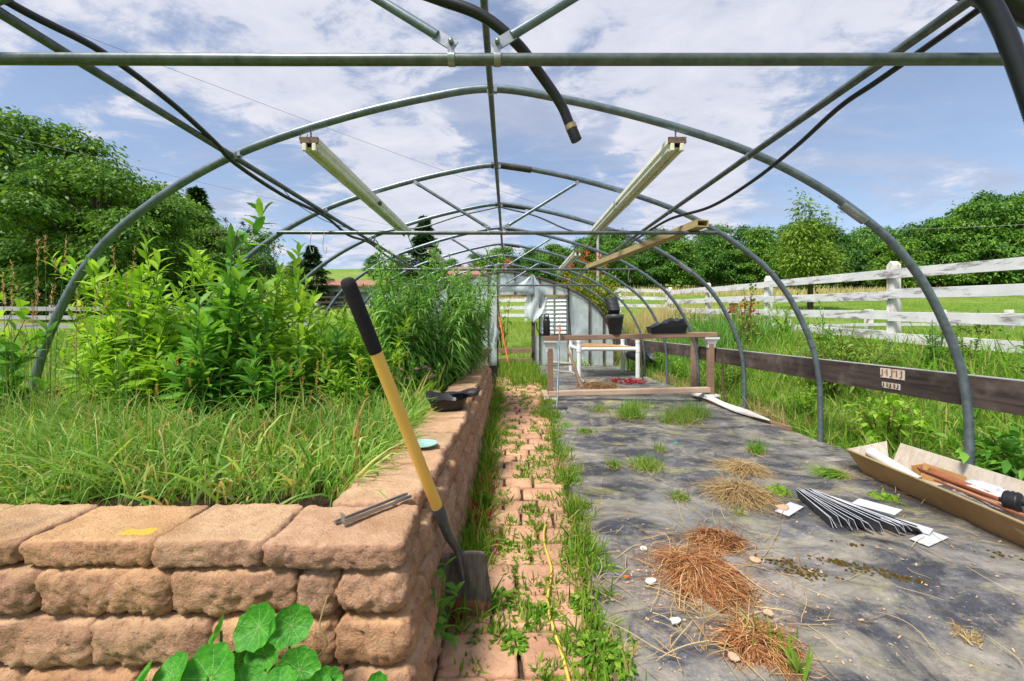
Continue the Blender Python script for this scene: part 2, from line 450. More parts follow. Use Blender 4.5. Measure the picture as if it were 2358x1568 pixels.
def soil_mat(name, c1, c2):
    m = NT(name); v = m.pos()
    col = m.ramp(m.noise(v, 14, 8, 0.7), [(0.3, c2), (0.6, c1)])
    col = m.mixc(m.ramp(m.noise(v, 90, 2), [(0.66, (0, 0, 0)), (0.72, (0.7, 0.7, 0.7))]), col, (0.30, 0.22, 0.13))
    m.principled(col, 0.95, 0, 0.1, m.bump(m.noise(v, 50, 8, 0.7), 0.9, 0.02)); return m.m

def paver_mat():
    m = NT('paver_stone'); v = m.pos(); rnd = m.n('ShaderNodeObjectInfo').outputs['Random']
    col = m.ramp(m.noise(v, 9, 8, 0.7), [(0.3, (0.40, 0.22, 0.14)), (0.55, (0.58, 0.345, 0.225)), (0.75, (0.66, 0.44, 0.30))])
    col = m.mixc(1.0, col, m.ramp(rnd, [(0, (0.80, 0.76, 0.74)), (0.5, (1.0, 0.97, 0.95)), (1, (1.08, 1.05, 0.95))]), 'MULTIPLY')
    col = m.mixc(m.ramp(m.noise(v, 60, 5, 0.7), [(0.32, (0.6, 0.6, 0.6)), (0.45, (0, 0, 0))]), col, (0.20, 0.12, 0.08))
    col = m.mixc(m.ramp(m.noise(v, 4, 4), [(0.6, (0, 0, 0)), (0.8, (0.35, 0.35, 0.35))]), col, (0.28, 0.24, 0.10))
    m.principled(col, 0.9, 0, 0.2, m.bump(m.noise(v, 55, 8, 0.7), 0.8, 0.008)); return m.m

def film_mat():
    m = NT('cloudy_plastic_film'); v = m.pos()
    f = m.noise(m.mapped(v, (3, 3, 1.2)), 2.0, 7, 0.65, 0.8)
    col = m.ramp(f, [(0.3, (0.50, 0.58, 0.61)), (0.6, (0.66, 0.73, 0.77)), (0.8, (0.80, 0.85, 0.88))])
    col = m.mixc(m.ramp(m.noise(v, 1.7, 3), [(0.5, (0, 0, 0)), (0.75, (0.45, 0.45, 0.45))]), col, (0.40, 0.47, 0.36))
    p = m.principled(col, 0.3, 0, 0.5, m.bump(m.noise(m.mapped(v, (6, 6, 2)), 2.5, 6, 0.6, 1.0), 0.5, 0.03))
    t = m.n('ShaderNodeBsdfTranslucent'); m.l(col, t.inputs[0])
    x = m.n('ShaderNodeMixShader'); x.inputs[0].default_value = 0.3
    tr = m.n('ShaderNodeBsdfTransparent'); y = m.n('ShaderNodeMixShader'); y.inputs[0].default_value = 0.12
    m.l(p.outputs[0], x.inputs[1]); m.l(t.outputs[0], x.inputs[2])
    m.l(x.outputs[0], y.inputs[1]); m.l(tr.outputs[0], y.inputs[2]); m.l(y.outputs[0], m.out.inputs[0]); return m.m

def paint_mat(name, c1, c2, bare, amount=0.55, axis=(2, 9, 9)):
    m = NT(name); v = m.obj()
    col = m.ramp(m.noise(v, 4, 5), [(0.3, c2), (0.65, c1)])
    f = m.math('ADD', m.math('MULTIPLY', m.noise(m.mapped(v, axis), 2.0, 9, 0.68, 0.4), 0.72), m.math('MULTIPLY', m.noise(v, 0.8, 3), 0.30))
    col = m.mixc(m.ramp(f, [(amount, (0, 0, 0)), (amount + 0.08, (0.9, 0.9, 0.9))]), col, bare)
    m.principled(col, 0.7, 0, 0.3, m.bump(f, 0.4, 0.004)); return m.m

M = {}
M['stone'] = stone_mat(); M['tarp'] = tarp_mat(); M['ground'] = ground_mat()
M['soil'] = soil_mat('bed_soil', (0.055, 0.036, 0.022), (0.022, 0.015, 0.01)); M['pathsoil'] = soil_mat('path_soil', (0.10, 0.07, 0.045), (0.04, 0.03, 0.018))
M['paver'] = paver_mat(); M['film'] = film_mat()
M['galv'] = galv('galvanised_steel', (0.19, 0.235, 0.265), (0.10, 0.13, 0.155))
M['galv2'] = galv('weathered_galvanised_steel', (0.145, 0.17, 0.165), (0.07, 0.085, 0.085), (0.13, 0.10, 0.05))
M['zinc'] = simple('zinc_bracket', (0.38, 0.40, 0.42), (0.22, 0.24, 0.26), 0.35, 0.8, 14)
M['hose'] = simple('black_rubber', (0.012, 0.013, 0.018), (0.007, 0.007, 0.010), 0.38, 0, 10, 0.5)
M['brass'] = simple('dull_brass', (0.45, 0.36, 0.18), (0.28, 0.2, 0.1), 0.45, 0.6, 20)
M['enamel'] = paint_mat('dirty_white_enamel', (0.82, 0.82, 0.74), (0.62, 0.64, 0.54), (0.30, 0.19, 0.10), 0.66, (9, 1.5, 9))
M['tube'] = simple('grey_fluorescent_tube', (0.70, 0.72, 0.60), (0.52, 0.54, 0.42), 0.35, 0, 6)
M['lamp_end'] = simple('rusty_lamp_end', (0.20, 0.13, 0.08), (0.06, 0.05, 0.04), 0.8, 0.1, 40)
M['socket'] = simple('cream_lamp_holder', (0.72, 0.70, 0.55), (0.55, 0.52, 0.38), 0.5, 0, 20)
M['tanwood'] = wood('tan_timber', (0.42, 0.33, 0.17), (0.32, 0.25, 0.12), (0.36, 0.28, 0.15))
M['darkwood'] = wood('dark_stained_board', (0.085, 0.062, 0.054), (0.024, 0.017, 0.016), (0.19, 0.155, 0.135), 'y', 0.7)
M['darkedge'] = wood('weathered_board', (0.30, 0.19, 0.11), (0.18, 0.11, 0.065), (0.36, 0.25, 0.16), 'y', 0.7)
M['brown'] = wood('brown_composite_rail', (0.30, 0.185, 0.125), (0.21, 0.125, 0.085), (0.34, 0.23, 0.165), 'x', 0.6)
M['paleRail'] = wood('pale_pink_rail', (0.50, 0.36, 0.27), (0.40, 0.28, 0.20), (0.54, 0.42, 0.33), 'x', 0.6)
M['whitepl'] = simple('white_plastic', (0.74, 0.75, 0.73), (0.60, 0.61, 0.60), 0.45, 0, 6)
M['pvc'] = simple('white_pvc_pipe', (0.78, 0.80, 0.80), (0.62, 0.66, 0.66), 0.4, 0, 3)
M['fence'] = paint_mat('flaking_white_paint', (0.74, 0.74, 0.74), (0.60, 0.60, 0.62), (0.22, 0.20, 0.21), 0.52, (7, 1.6, 7))
M['post'] = paint_mat('flaking_white_post', (0.74, 0.73, 0.70), (0.60, 0.58, 0.54), (0.34, 0.25, 0.16), 0.53, (9, 9, 1.2))
M['greyfence'] = paint_mat('weathered_grey_fence', (0.42, 0.42, 0.43), (0.28, 0.28, 0.29), (0.16, 0.14, 0.12), 0.56, (1.2, 7, 7))
M['yellow'] = simple('yellow_fibreglass', (0.84, 0.50, 0.11), (0.76, 0.43, 0.08), 0.42, 0, 5, 0.5, 0.05)
M['grip'] = simple('black_foam_grip', (0.022, 0.018, 0.024), (0.012, 0.01, 0.014), 0.85, 0, 60, 0.3, 0.4)
M['iron'] = simple('dark_blade_steel', (0.085, 0.08, 0.078), (0.04, 0.036, 0.034), 0.42, 0.6, 12)
M['ferrule'] = simple('blued_steel_socket', (0.13, 0.135, 0.16), (0.07, 0.07, 0.085), 0.4, 0.6, 20)
M['rust'] = simple('rusty_blade_tip', (0.34, 0.16, 0.08), (0.20, 0.085, 0.045), 0.8, 0.1, 50)
M['blackpl'] = simple('black_plastic', (0.020, 0.021, 0.026), (0.012, 0.012, 0.015), 0.42, 0, 6)
M['potgrey'] = simple('dark_pot_plastic', (0.055, 0.058, 0.07), (0.035, 0.037, 0.045), 0.5, 0, 6)
M['orange'] = simple('orange_handle', (0.80, 0.14, 0.02), (0.62, 0.09, 0.015), 0.45, 0, 5)
M['red'] = simple('dry_red_pods', (0.42, 0.012, 0.02), (0.20, 0.006, 0.01), 0.35, 0, 30)
M['hoseyel'] = simple('yellow_hose', (0.66, 0.50, 0.09), (0.54, 0.40, 0.07), 0.5, 0, 8)
M['teal'] = simple('turquoise_plastic', (0.36, 0.60, 0.54), (0.28, 0.50, 0.45), 0.4, 0, 6)
M['green'] = simple('green_plastic', (0.02, 0.26, 0.16), (0.015, 0.2, 0.12), 0.4, 0, 6)
M['slat'] = simple('pale_grey_slat', (0.62, 0.63, 0.66), (0.50, 0.51, 0.55), 0.55, 0, 12)
M['slatedge'] = simple('dark_slat', (0.09, 0.092, 0.105), (0.05, 0.052, 0.06), 0.6, 0, 12)
M['chip'] = simple('white_chip', (0.72, 0.70, 0.64), (0.55, 0.52, 0.46), 0.8, 0, 30)
M['tanchip'] = simple('tan_bark_chip', (0.55, 0.38, 0.25), (0.40, 0.26, 0.16), 0.85, 0, 30)
M['dryroot'] = leafmat('dry_root_fibre', [(0, (0.16, 0.055, 0.022)), (0.45, (0.33, 0.13, 0.045)), (0.82, (0.48, 0.235, 0.09)), (1, (0.60, 0.42, 0.23))], 0.1, 0.8)
M['thatch'] = simple('matted_roots', (0.16, 0.075, 0.03), (0.07, 0.035, 0.016), 0.95, 0, 40, 0.2, 0.9, bdist=0.02)
M['straw'] = leafmat('dry_straw', [(0, (0.30, 0.19, 0.08)), (0.5, (0.46, 0.32, 0.15)), (1, (0.60, 0.47, 0.25))], 0.25, 0.7)
M['moss'] = simple('brown_moss', (0.17, 0.12, 0.02), (0.09, 0.055, 0.012), 0.95, 0, 60, 0.1, 0.9, bdist=0.02)
M['cardboard'] = simple('cardboard', (0.48, 0.28, 0.11), (0.38, 0.21, 0.08), 0.8, 0, 8)
M['terra'] = simple('terracotta_shard', (0.36, 0.13, 0.055), (0.26, 0.09, 0.04), 0.6, 0, 10)
M['mesh'] = simple('white_mesh_cloth', (0.66, 0.68, 0.70), (0.45, 0.47, 0.50), 0.6, 0, 60, 0.3, 0.6)
M['trough_out'] = paint_mat('stained_trough_side', (0.47, 0.28, 0.125), (0.33, 0.185, 0.075), (0.60, 0.50, 0.37), 0.60, (9, 2, 4))
M['trough_in'] = wood('grey_trough_inside', (0.54, 0.48, 0.41), (0.38, 0.32, 0.26), (0.42, 0.33, 0.22), 'z', 0.8)
M['stick'] = simple('dry_stick', (0.28, 0.19, 0.12), (0.16, 0.10, 0.06), 0.85, 0, 20)
M['sheet'] = simple('white_sheeting', (0.70, 0.68, 0.66), (0.52, 0.48, 0.46), 0.55, 0, 5)
M['bark'] = simple('tree_bark', (0.13, 0.105, 0.08), (0.06, 0.045, 0.035), 0.95, 0, 10, 0.2, 0.8, (4, 4, 1), 0.05)
M['palebark'] = simple('pale_dead_branch', (0.42, 0.38, 0.32), (0.28, 0.25, 0.21), 0.9, 0, 10, 0.2, 0.4)
M['roof'] = simple('brown_shingle_roof', (0.36, 0.17, 0.125), (0.26, 0.12, 0.09), 0.9, 0, 3)
M['siding'] = simple('white_siding', (0.68, 0.71, 0.74), (0.58, 0.61, 0.65), 0.7, 0, 2)
M['winglass'] = simple('dark_window', (0.10, 0.14, 0.17), (0.06, 0.09, 0.11), 0.15, 0, 2, 0.6, 0)
M['rusty_plate'] = paint_mat('rusting_white_plate', (0.66, 0.62, 0.56), (0.52, 0.46, 0.38), (0.45, 0.20, 0.05), 0.50, (10, 10, 10))
M['wire'] = simple('dark_wire', (0.05, 0.05, 0.055), (0.03, 0.03, 0.03), 0.6)
M['palewire'] = simple('pale_wire', (0.42, 0.42, 0.42), (0.30, 0.30, 0.30), 0.5)
M['stem'] = simple('green_stem', (0.13, 0.20, 0.05), (0.08, 0.13, 0.035), 0.6, 0, 20)
M['darkstem'] = simple('brown_stem', (0.14, 0.085, 0.055), (0.08, 0.05, 0.03), 0.7, 0, 20)
M['redflower'] = leafmat('red_blossom', [(0, (0.50, 0.03, 0.05)), (1, (0.70, 0.12, 0.12))], 0.3)
M['foxtail'] = leafmat('yellow_foxtail', [(0, (0.45, 0.24, 0.045)), (0.5, (0.55, 0.36, 0.07)), (1, (0.40, 0.42, 0.10))], 0.3, 0.7)
M['seed'] = leafmat('dry_seed_head', [(0, (0.34, 0.17, 0.10)), (0.5, (0.48, 0.28, 0.16)), (1, (0.56, 0.40, 0.22))], 0.3, 0.7)
M['purple'] = leafmat('dark_seed_cluster', [(0, (0.10, 0.05, 0.04)), (1, (0.20, 0.10, 0.07))], 0.2)
M['pink'] = leafmat('faded_pink_petals', [(0, (0.36, 0.12, 0.20)), (1, (0.55, 0.28, 0.36))], 0.3)
# foliage
M['weed'] = leafmat('bright_weed_leaf', [(0, (0.15, 0.32, 0.024)), (0.5, (0.27, 0.49, 0.036)), (1, (0.42, 0.62, 0.08))], 0.45)
M['weed2'] = leafmat('deep_weed_leaf', [(0, (0.07, 0.21, 0.03)), (0.5, (0.13, 0.34, 0.04)), (1, (0.26, 0.48, 0.07))], 0.42)
M['willow'] = leafmat('narrow_plant_leaf', [(0, (0.07, 0.20, 0.032)), (0.5, (0.145, 0.35, 0.055)), (1, (0.33, 0.53, 0.15))], 0.4)
M['grass'] = leafmat('lush_grass', [(0, (0.08, 0.21, 0.02)), (0.45, (0.16, 0.36, 0.03)), (0.85, (0.28, 0.48, 0.06)), (0.93, (0.42, 0.45, 0.12)), (1, (0.50, 0.40, 0.18))], 0.4, 0.5)
M['bedgrass'] = leafmat('bed_grass', [(0, (0.11, 0.27, 0.035)), (0.4, (0.22, 0.43, 0.065)), (0.78, (0.40, 0.57, 0.17)), (0.91, (0.58, 0.54, 0.20)), (1, (0.50, 0.24, 0.09))], 0.4, 0.45)
M['mixgrass'] = leafmat('mixed_dry_grass', [(0, (0.09, 0.22, 0.02)), (0.45, (0.18, 0.35, 0.035)), (0.72, (0.28, 0.41, 0.06)), (0.90, (0.46, 0.42, 0.17)), (1, (0.54, 0.40, 0.22))], 0.35, 0.6)
M['fieldgrass'] = leafmat('meadow_grass', [(0, (0.14, 0.27, 0.03)), (0.5, (0.22, 0.38, 0.045)), (0.85, (0.32, 0.42, 0.09)), (1, (0.44, 0.42, 0.17))], 0.4, 0.6, (0.25, (1.15, 1.0, 0.9)))
M['golden'] = leafmat('golden_tall_grass', [(0, (0.40, 0.36, 0.14)), (0.5, (0.56, 0.47, 0.22)), (1, (0.62, 0.54, 0.30))], 0.35, 0.7)
M['pathgrass'] = leafmat('path_weed', [(0, (0.06, 0.18, 0.016)), (0.5, (0.16, 0.34, 0.024)), (0.85, (0.32, 0.46, 0.06)), (1, (0.50, 0.36, 0.16))], 0.4, 0.5)
M['redblade'] = leafmat('red_stained_blade', [(0, (0.30, 0.03, 0.03)), (1, (0.46, 0.10, 0.06))], 0.3)
M['nast'] = None
M['tree_a'] = leafmat('maple_leaf', [(0, (0.045, 0.125, 0.016)), (0.5, (0.10, 0.225, 0.022)), (1, (0.22, 0.35, 0.035))], 0.35, 0.5, (0.55, (0.66, 0.80, 0.95)))
M['tree_b'] = leafmat('forest_leaf', [(0, (0.03, 0.11, 0.024)), (0.5, (0.07, 0.19, 0.034)), (1, (0.155, 0.31, 0.05))], 0.3, 0.5, (0.3, (1.25, 1.15, 0.9)))
M['tree_c'] = leafmat('spruce_needle', [(0, (0.025, 0.085, 0.025)), (1, (0.07, 0.17, 0.05))], 0.15, 0.6)
M['tree_d'] = leafmat('pear_leaf', [(0, (0.07, 0.16, 0.018)), (0.5, (0.15, 0.26, 0.028)), (1, (0.26, 0.36, 0.05))], 0.35)
M['tree_e'] = leafmat('yellowing_leaf', [(0, (0.08, 0.18, 0.02)), (0.6, (0.19, 0.28, 0.03)), (0.9, (0.40, 0.36, 0.05)), (1, (0.45, 0.16, 0.05))], 0.35)

# ------------------------------------------------------------------ terrain
def sstep(x, a, b):
    t = np.clip((np.asarray(x, float) - a) / (b - a), 0, 1); return t * t * (3 - 2 * t)
def tz(x, y):
    x = np.asarray(x, float); y = np.asarray(y, float)
    A = 0.5 * sstep(x, 2.95, 5.0) + 0.22 * sstep(-x, 3.1, 6.0)
    yy = np.clip(y, 0, None)
    B = 0.045 * np.minimum(yy, 12)
    u = np.clip(yy - 12, 0, 48); B = B + 0.065 * u + 0.0012 * u * u
    B = B + 0.17 * np.clip(yy - 60, 0, 95) + 0.03 * np.clip(yy - 155, 0, 400)
    inside = (1 - sstep(np.abs(x), 2.95, 4.4)) * (1 - sstep(y, 11.3, 16.5))
    bumps = 0.05 * np.sin(x * 1.3 + 0.7 * y) * np.sin(0.9 * y - 0.4 * x) * sstep(np.abs(x), 3.0, 4.5)
    return (A + B) * (1 - inside) + bumps - 0.03 * inside
def build_ground():
    xs = np.unique(np.concatenate([np.linspace(-400, -40, 25), np.linspace(-40, -8, 33), np.linspace(-8, 8, 81), np.linspace(8, 40, 33), np.linspace(40, 400, 25)]))
    ys = np.unique(np.concatenate([np.linspace(-60, 0, 13), np.linspace(0, 18, 73), np.linspace(18, 60, 43), np.linspace(60, 560, 51)]))
    X, Y = np.meshgrid(xs, ys); Z = tz(X, Y)
    V = np.stack([X, Y, Z], -1).reshape(-1, 3); nx = len(xs); ny = len(ys)
    i = np.arange(nx - 1)[None, :] + (np.arange(ny - 1) * nx)[:, None]
    Fq = np.stack([i, i + 1, i + nx + 1, i + nx], -1).reshape(-1, 4)
    o = link_mesh('ground', np_mesh('ground', V, Fq), M['ground']); tag(o, 'rolling green meadow rising away behind the hoop house', 'ground', kind='structure')
build_ground()

def sheet(name, x0, x1, y0, y1, nx, ny, zf, mat, edge=None):
    xs = np.linspace(0, 1, nx); ys = np.linspace(y0, y1, ny)
    V = []
    for y in ys:
        a = x0(y) if callable(x0) else x0; b = x1(y) if callable(x1) else x1
        for t in xs:
            x = a + (b - a) * t; V.append((x, y, zf(x, y)))
    i = np.arange(nx - 1)[None, :] + (np.arange(ny - 1) * nx)[:, None]
    Fq = np.stack([i, i + 1, i + nx + 1, i + nx], -1).reshape(-1, 4)
    return link_mesh(name, np_mesh(name, V, Fq), mat)

def tarp_left(y): return 0.335 + 0.052 * (y - 1.3) + 0.012 * math.sin(3 * y) + (0.006 * math.sin(11 * y))
def tarp_z(x, y):
    f = mnoise.fractal(Vector((x * 1.4, y * 1.4, 0)), 1, 2, 4)
    r = abs(mnoise.noise(Vector((x * 2.2 + 0.8 * y, y * 1.1, 4))))
    ridge = math.exp(-(r / 0.05) ** 2) * 0.012
    return 0.014 + 0.012 * f + ridge
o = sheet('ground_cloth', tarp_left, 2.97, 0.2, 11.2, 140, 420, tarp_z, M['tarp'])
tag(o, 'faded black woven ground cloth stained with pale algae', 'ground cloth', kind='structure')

o = sheet('path', -0.6, lambda y: tarp_left(y) + 0.05, 0.2, 11.4, 20, 160, lambda x, y: -0.004 + 0.006 * mnoise.noise(Vector((x * 9, y * 9, 1))), M['pathsoil'])
tag(o, 'narrow brick paver path between wall and ground cloth', 'path', kind='structure')
path = o
def soil_z(x, y): return 0.475 + 0.03 * mnoise.fractal(Vector((x * 3, y * 3, 2)), 1, 2, 4)
o = sheet('soil', -3.08, -0.42, 1.2, 11.2, 60, 160, soil_z, M['soil'])
tag(o, 'dark soil filling the raised bed', 'soil', kind='structure')

# ------------------------------------------------------------------ stone wall and pavers
def rock(c, size, seed, rad=0.02, rz=None, amp=0.010, top_amp=0.003, res=0.014, rotz=0.0, bulge=0.010, name='wall_block', mat=None, parent=None):
    sx, sy, sz = [s / 2 for s in size]; c = Vector(c)
    nn = [max(3, int(s / res)) for s in size]
    idx = {}; V = []; Fq = []
    def vid(p):
        k = (round(p[0], 5), round(p[1], 5), round(p[2], 5))
        if k not in idx: idx[k] = len(V); V.append(p)
        return idx[k]
    H = (sx, sy, sz)
    for ax in range(3):
        a, b = [(1, 2), (2, 0), (0, 1)][ax]
        for sg in (-1, 1):
            for i in range(nn[a]):
                for j in range(nn[b]):
                    q = []
                    for di, dj in ((0, 0), (1, 0), (1, 1), (0, 1)):
                        p = [0, 0, 0]; p[ax] = sg * H[ax]
                        p[a] = -H[a] + 2 * H[a] * (i + di) / nn[a]; p[b] = -H[b] + 2 * H[b] * (j + dj) / nn[b]
                        q.append(vid(tuple(p)))
                    Fq.append(q if sg > 0 else q[::-1])
    rz_ = rz or rad
    so = Vector((seed * 3.17, seed * 1.91, seed * 0.7))
    ca, sa = math.cos(rotz), math.sin(rotz)
    out = []
    for p in V:
        p = Vector(p)
        inn = Vector((max(-sx + rad, min(sx - rad, p.x)), max(-sy + rad, min(sy - rad, p.y)), max(-sz + rz_, min(sz - rz_, p.z))))
        d = Vector(((p.x - inn.x) / rad, (p.y - inn.y) / rad, (p.z - inn.z) / rz_))
        nrm = d.normalized() if d.length > 1e-6 else Vector((0, 0, 1))
        q = inn + Vector((nrm.x * rad, nrm.y * rad, nrm.z * rz_))
        up = max(0.0, nrm.z)
        side = 1 - up ** 2
        w = c + q + so
        low = mnoise.noise(w * 6.0)
        mid = mnoise.fractal(w * 17, 0.8, 2.2, 3)
        fin = abs(mnoise.noise(w * 48)) * 2 - 0.5
        grit = mnoise.noise(w * 115)
        dsp = side * amp * (0.55 * low + 0.75 * mid + 0.42 * fin + 0.22 * grit) + up * top_amp * (0.7 * low + 0.6 * mid + 0.25 * grit)
        dsp += side * bulge * (1 - (abs(p.z) / sz) ** 2)
        q = q + nrm * dsp
        q = Vector((q.x * ca - q.y * sa, q.x * sa + q.y * ca, q.z))
        out.append(c + q)
    me = np_mesh(name, np.array(out), np.array(Fq), True)
    return link_mesh(name, me, mat or M['stone'], parent)

wall = thing('stone_retaining_wall', 'tan split faced stone wall of stacked blocks round the planted bed', 'retaining wall', (-0.6, 1.2, 0))
def span(x0, x1, y0, y1, z0, z1, seed, name, rotz=0.0, **k):
    g = 0.004
    rock(((x0 + x1) / 2, (y0 + y1) / 2, (z0 + z1) / 2), (x1 - x0 - g, y1 - y0 - g, z1 - z0 - g), seed, rotz=rotz, name=name, parent=wall, **k)
sd = 1
for a, b in [(-2.30, -1.96), (-1.96, -1.62), (-1.62, -1.286), (-1.286, -0.936), (-0.936, -0.637), (-0.637, -0.275)]:
    span(a, b, 1.062 + 0.008 * math.sin(sd * 5), 1.295, 0.474, 0.549 + 0.004 * math.sin(sd * 3), sd, 'cap_block', rotz=0.014 * math.sin(sd * 2.3), rad=0.022, rz=0.008, res=0.0075 if b > -1.65 else 0.014, amp=0.013, bulge=0.004); sd += 1
for z0, z1, xs, y0, re in [(0.352, 0.472, [-2.28, -1.93, -1.58, -1.235, -0.885, -0.550, -0.452, -0.268], 1.06, 0.0075),
                           (0.226, 0.350, [-2.1, -1.76, -1.42, -1.075, -0.778, -0.445, -0.258], 1.05, 0.008),
                           (0.098, 0.224, [-2.2, -1.85, -1.52, -1.25, -0.95, -0.62, -0.43, -0.245], 1.04, 0.009),
                           (-0.04, 0.096, [-2.1, -1.75, -1.40, -1.05, -0.70, -0.235], 1.03, 0.02)]:
    for a, b in zip(xs[:-1], xs[1:]):
        span(a, b, y0, 1.27, z0, z1, sd, 'wall_block', rotz=0.01 * math.sin(sd * 1.7), rad=0.034 if b - a > 0.15 else 0.03, rz=0.019, amp=0.015, bulge=0.010, res=re if b > -1.45 else 0.016); sd += 1
y = 1.30
while y < 6.3:
    L = 0.29 + 0.06 * random.random()
    off = random.uniform(-0.02, 0.02)
    span(-0.555 + off, -0.285 + off, y, y + L, 0.470, 0.547 + random.uniform(-0.012, 0.008), sd, 'cap_block', rotz=random.uniform(-0.05, 0.05), rad=0.03, rz=0.012, amp=0.014, bulge=0.004, res=0.009 if y < 2.3 else 0.02)
    sd += 1; y += L
for z0, z1, xo in [(0.352, 0.468, 0.0), (0.226, 0.350, 0.010), (0.098, 0.224, 0.022), (-0.04, 0.096, 0.03)]:
    y = 1.275 if xo in (0.0, 0.024) else 1.275
    first = 0.18 if xo in (0.0, 0.024) else 0.34
    while y < 6.3:
        L = first if first else 0.42 + 0.04 * random.random(); first = 0
        span(-0.50, -0.262 + xo, y, y + L, z0, z1, sd, 'wall_block', rad=0.034, rz=0.022, amp=0.016, bulge=0.008, res=0.010 if y < 2.0 else 0.022, rotz=random.uniform(-0.012, 0.012)); sd += 1; y += L
for a, b in [(-1.50, -1.18), (-1.18, -0.87), (-0.87, -0.57)]:
    span(a, b, 3.28, 3.52, 0.45, 0.56, sd, 'cap_block', rad=0.02, res=0.025, rotz=random.uniform(-0.05, 0.05)); sd += 1
for a, b in [(-1.0, -0.60)]:
    span(a, b, 4.75, 5.0, 0.46, 0.585, sd, 'cap_block', rad=0.02, res=0.025); sd += 1

yy = 0.86; k = 0
while yy < 8.6:
    hgt = (0.192 if yy < 1.8 else 0.165) + 0.022 * random.random()
    xl = -0.235; xr = tarp_left(yy + 0.1) - 0.03
    wd = (0.285 if yy < 1.75 else 0.20) + random.uniform(-0.015, 0.015); x0_ = xl if k % 2 else xl - 0.0
    cuts = [xl]
    cuts.append(xl + (wd if k % 2 == 0 else wd * 0.62))
    while cuts[-1] + wd < xr - 0.10: cuts.append(cuts[-1] + wd + random.uniform(-0.015, 0.015))
    cuts.append(xr)
    for a, b in zip(cuts[:-1], cuts[1:]):
        dy = random.uniform(-0.012, 0.012); g = random.uniform(0.010, 0.020)
        rock(((a + b) / 2, yy + hgt / 2 + dy, -0.006 + random.uniform(-0.008, 0.007)), (b - a - g, hgt - g, 0.05), sd, rad=0.014, rz=0.008, amp=0.006, top_amp=0.003, bulge=0.0,
             res=0.016 if yy < 2.4 else 0.03, rotz=random.uniform(-0.045, 0.045), name='paver', mat=M['paver'], parent=path); sd += 1
    yy += hgt; k += 1

# ------------------------------------------------------------------ hoop house
XC = -0.11
HY = [1.37 + 1.25 * i for i in range(9)]
PR = [(0, 2.635), (0.476, 2.565), (1.036, 2.428), (1.638, 2.23), (2.10, 2.00), (2.498, 1.714), (2.73, 1.454), (2.89, 1.174), (3.01, 0.87), (3.065, 0.58), (3.075, 0.25), (3.075, -0.10)]
def hoop_pts(n=8):
    pts = [(-x * 0.965, z) for x, z in reversed(PR[1:])] + PR
    return spline(pts, n)
HP = hoop_pts()
def hoop_z(x):
    """height of the hoop's centreline at a distance from the ridge"""
    s = 0.965 if x < 0 else 1.0
    return float(np.interp(abs(x) / s, [p[0] for p in PR[:-2]], [p[1] for p in PR[:-2]]))
house = thing('hoop_house', 'galvanised hoop house frame without its cover over bed and path', 'hoop house', (XC, 1.37, 0))
for i, hy in enumerate(HY[:8]):
    mb = MB(); mb.tube([(XC + x, hy + 0.006 * math.sin(x * 2 + i), z) for x, z in HP], 0.0245, 12)
    hp = mb.build('hoop', M['galv'], house)
    if i in (2, 3, 4, 5):            # couplings where two lengths meet
        c = MB(); a = 0.05 if i % 2 == 0 else 0.02
        c.tube([(XC + x, hy, hoop_z(x)) for x in np.linspace(-0.05, 0.33, 8)], 0.0285, 12); c.build('coupling', M['iron'], hp)
    if i in (1, 3):
        c = MB(); xs = np.linspace(2.25, 2.40, 5); c.tube([(XC + x, hy, float(np.interp(x, [p[0] for p in PR[:-2]], [p[1] for p in PR[:-2]]))) for x in xs], 0.0285, 12)
        c.build('coupling', M['zinc'], hp)
MB().tube([(XC, 1.15, 2.59), (XC, 11.4, 2.59)], 0.0185, 12).build('ridge_pole', M['galv2'], house)
for sx in (-1, 1):
    px = XC + sx * 1.63
    MB().tube([(px, 1.1, 2.182), (px, 11.4, 2.182)], 0.0185, 12).build('purlin', M['galv2'], house)
    c = MB()
for i in (0, 2, 4, 6):
    hy = HY[i]; tzv = 1.985; R0 = 1.80 if i == 0 else 2.08
    tie = MB().tube([(XC - 2.06, hy - 0.03, tzv + 0.003), (XC - 0.6, hy - 0.03, tzv - 0.002), (XC + R0, hy - 0.03, tzv)], 0.0185, 12).build('cross_tie', M['galv2'], house)
    for sx in (-1, 1):
        p0 = Vector((XC + sx * 0.075, hy - 0.035, tzv + 0.045)); p1 = Vector((XC + sx * 0.76, hy - 0.03, 2.455))
        d = (p1 - p0).normalized()
        st = MB().tube([p0 + d * 0.055, p1 - d * 0.02], 0.015, 10).build('strut', M['galv'], house)
        # flattened ends and the clamps that hold them
        for ea, eb in ((p0 - d * 0.015, p0 + d * 0.065), (p1 - d * 0.05, p1 + d * 0.02)):
            MB().bar(ea, eb, 0.006, 0.036, up=(-d.z * sx, 0, abs(d.x))).build('flattened_end', M['zinc'], st)
        c = MB(); c.tube([(p0.x - 0.011, hy - 0.03, tzv), (p0.x + 0.011, hy - 0.03, tzv)], 0.0225, 12)
        c.box((p0.x, hy - 0.045, tzv + 0.033), (0.022, 0.005, 0.04))
        c.build('clamp', M['zinc'], tie)
        b = MB(); b.lathe([(0.0, -0.008), (0.008, -0.006), (0.0085, 0), (0.0085, 0.004)], (0, 0, 0), 10)
        bo = b.build('bolt', M['zinc'], tie, world=False)
        bo.parent = tie; bo.location = (p0.x, hy - 0.052, tzv + 0.045); bo.matrix_parent_inverse = Matrix.Translation(-house.location) @ Matrix.Identity(4)
        bo.rotation_euler = (R(-90), 0, 0); bo.matrix_parent_inverse = (Matrix.Translation(house.location) @ tie.matrix_parent_inverse).inverted()
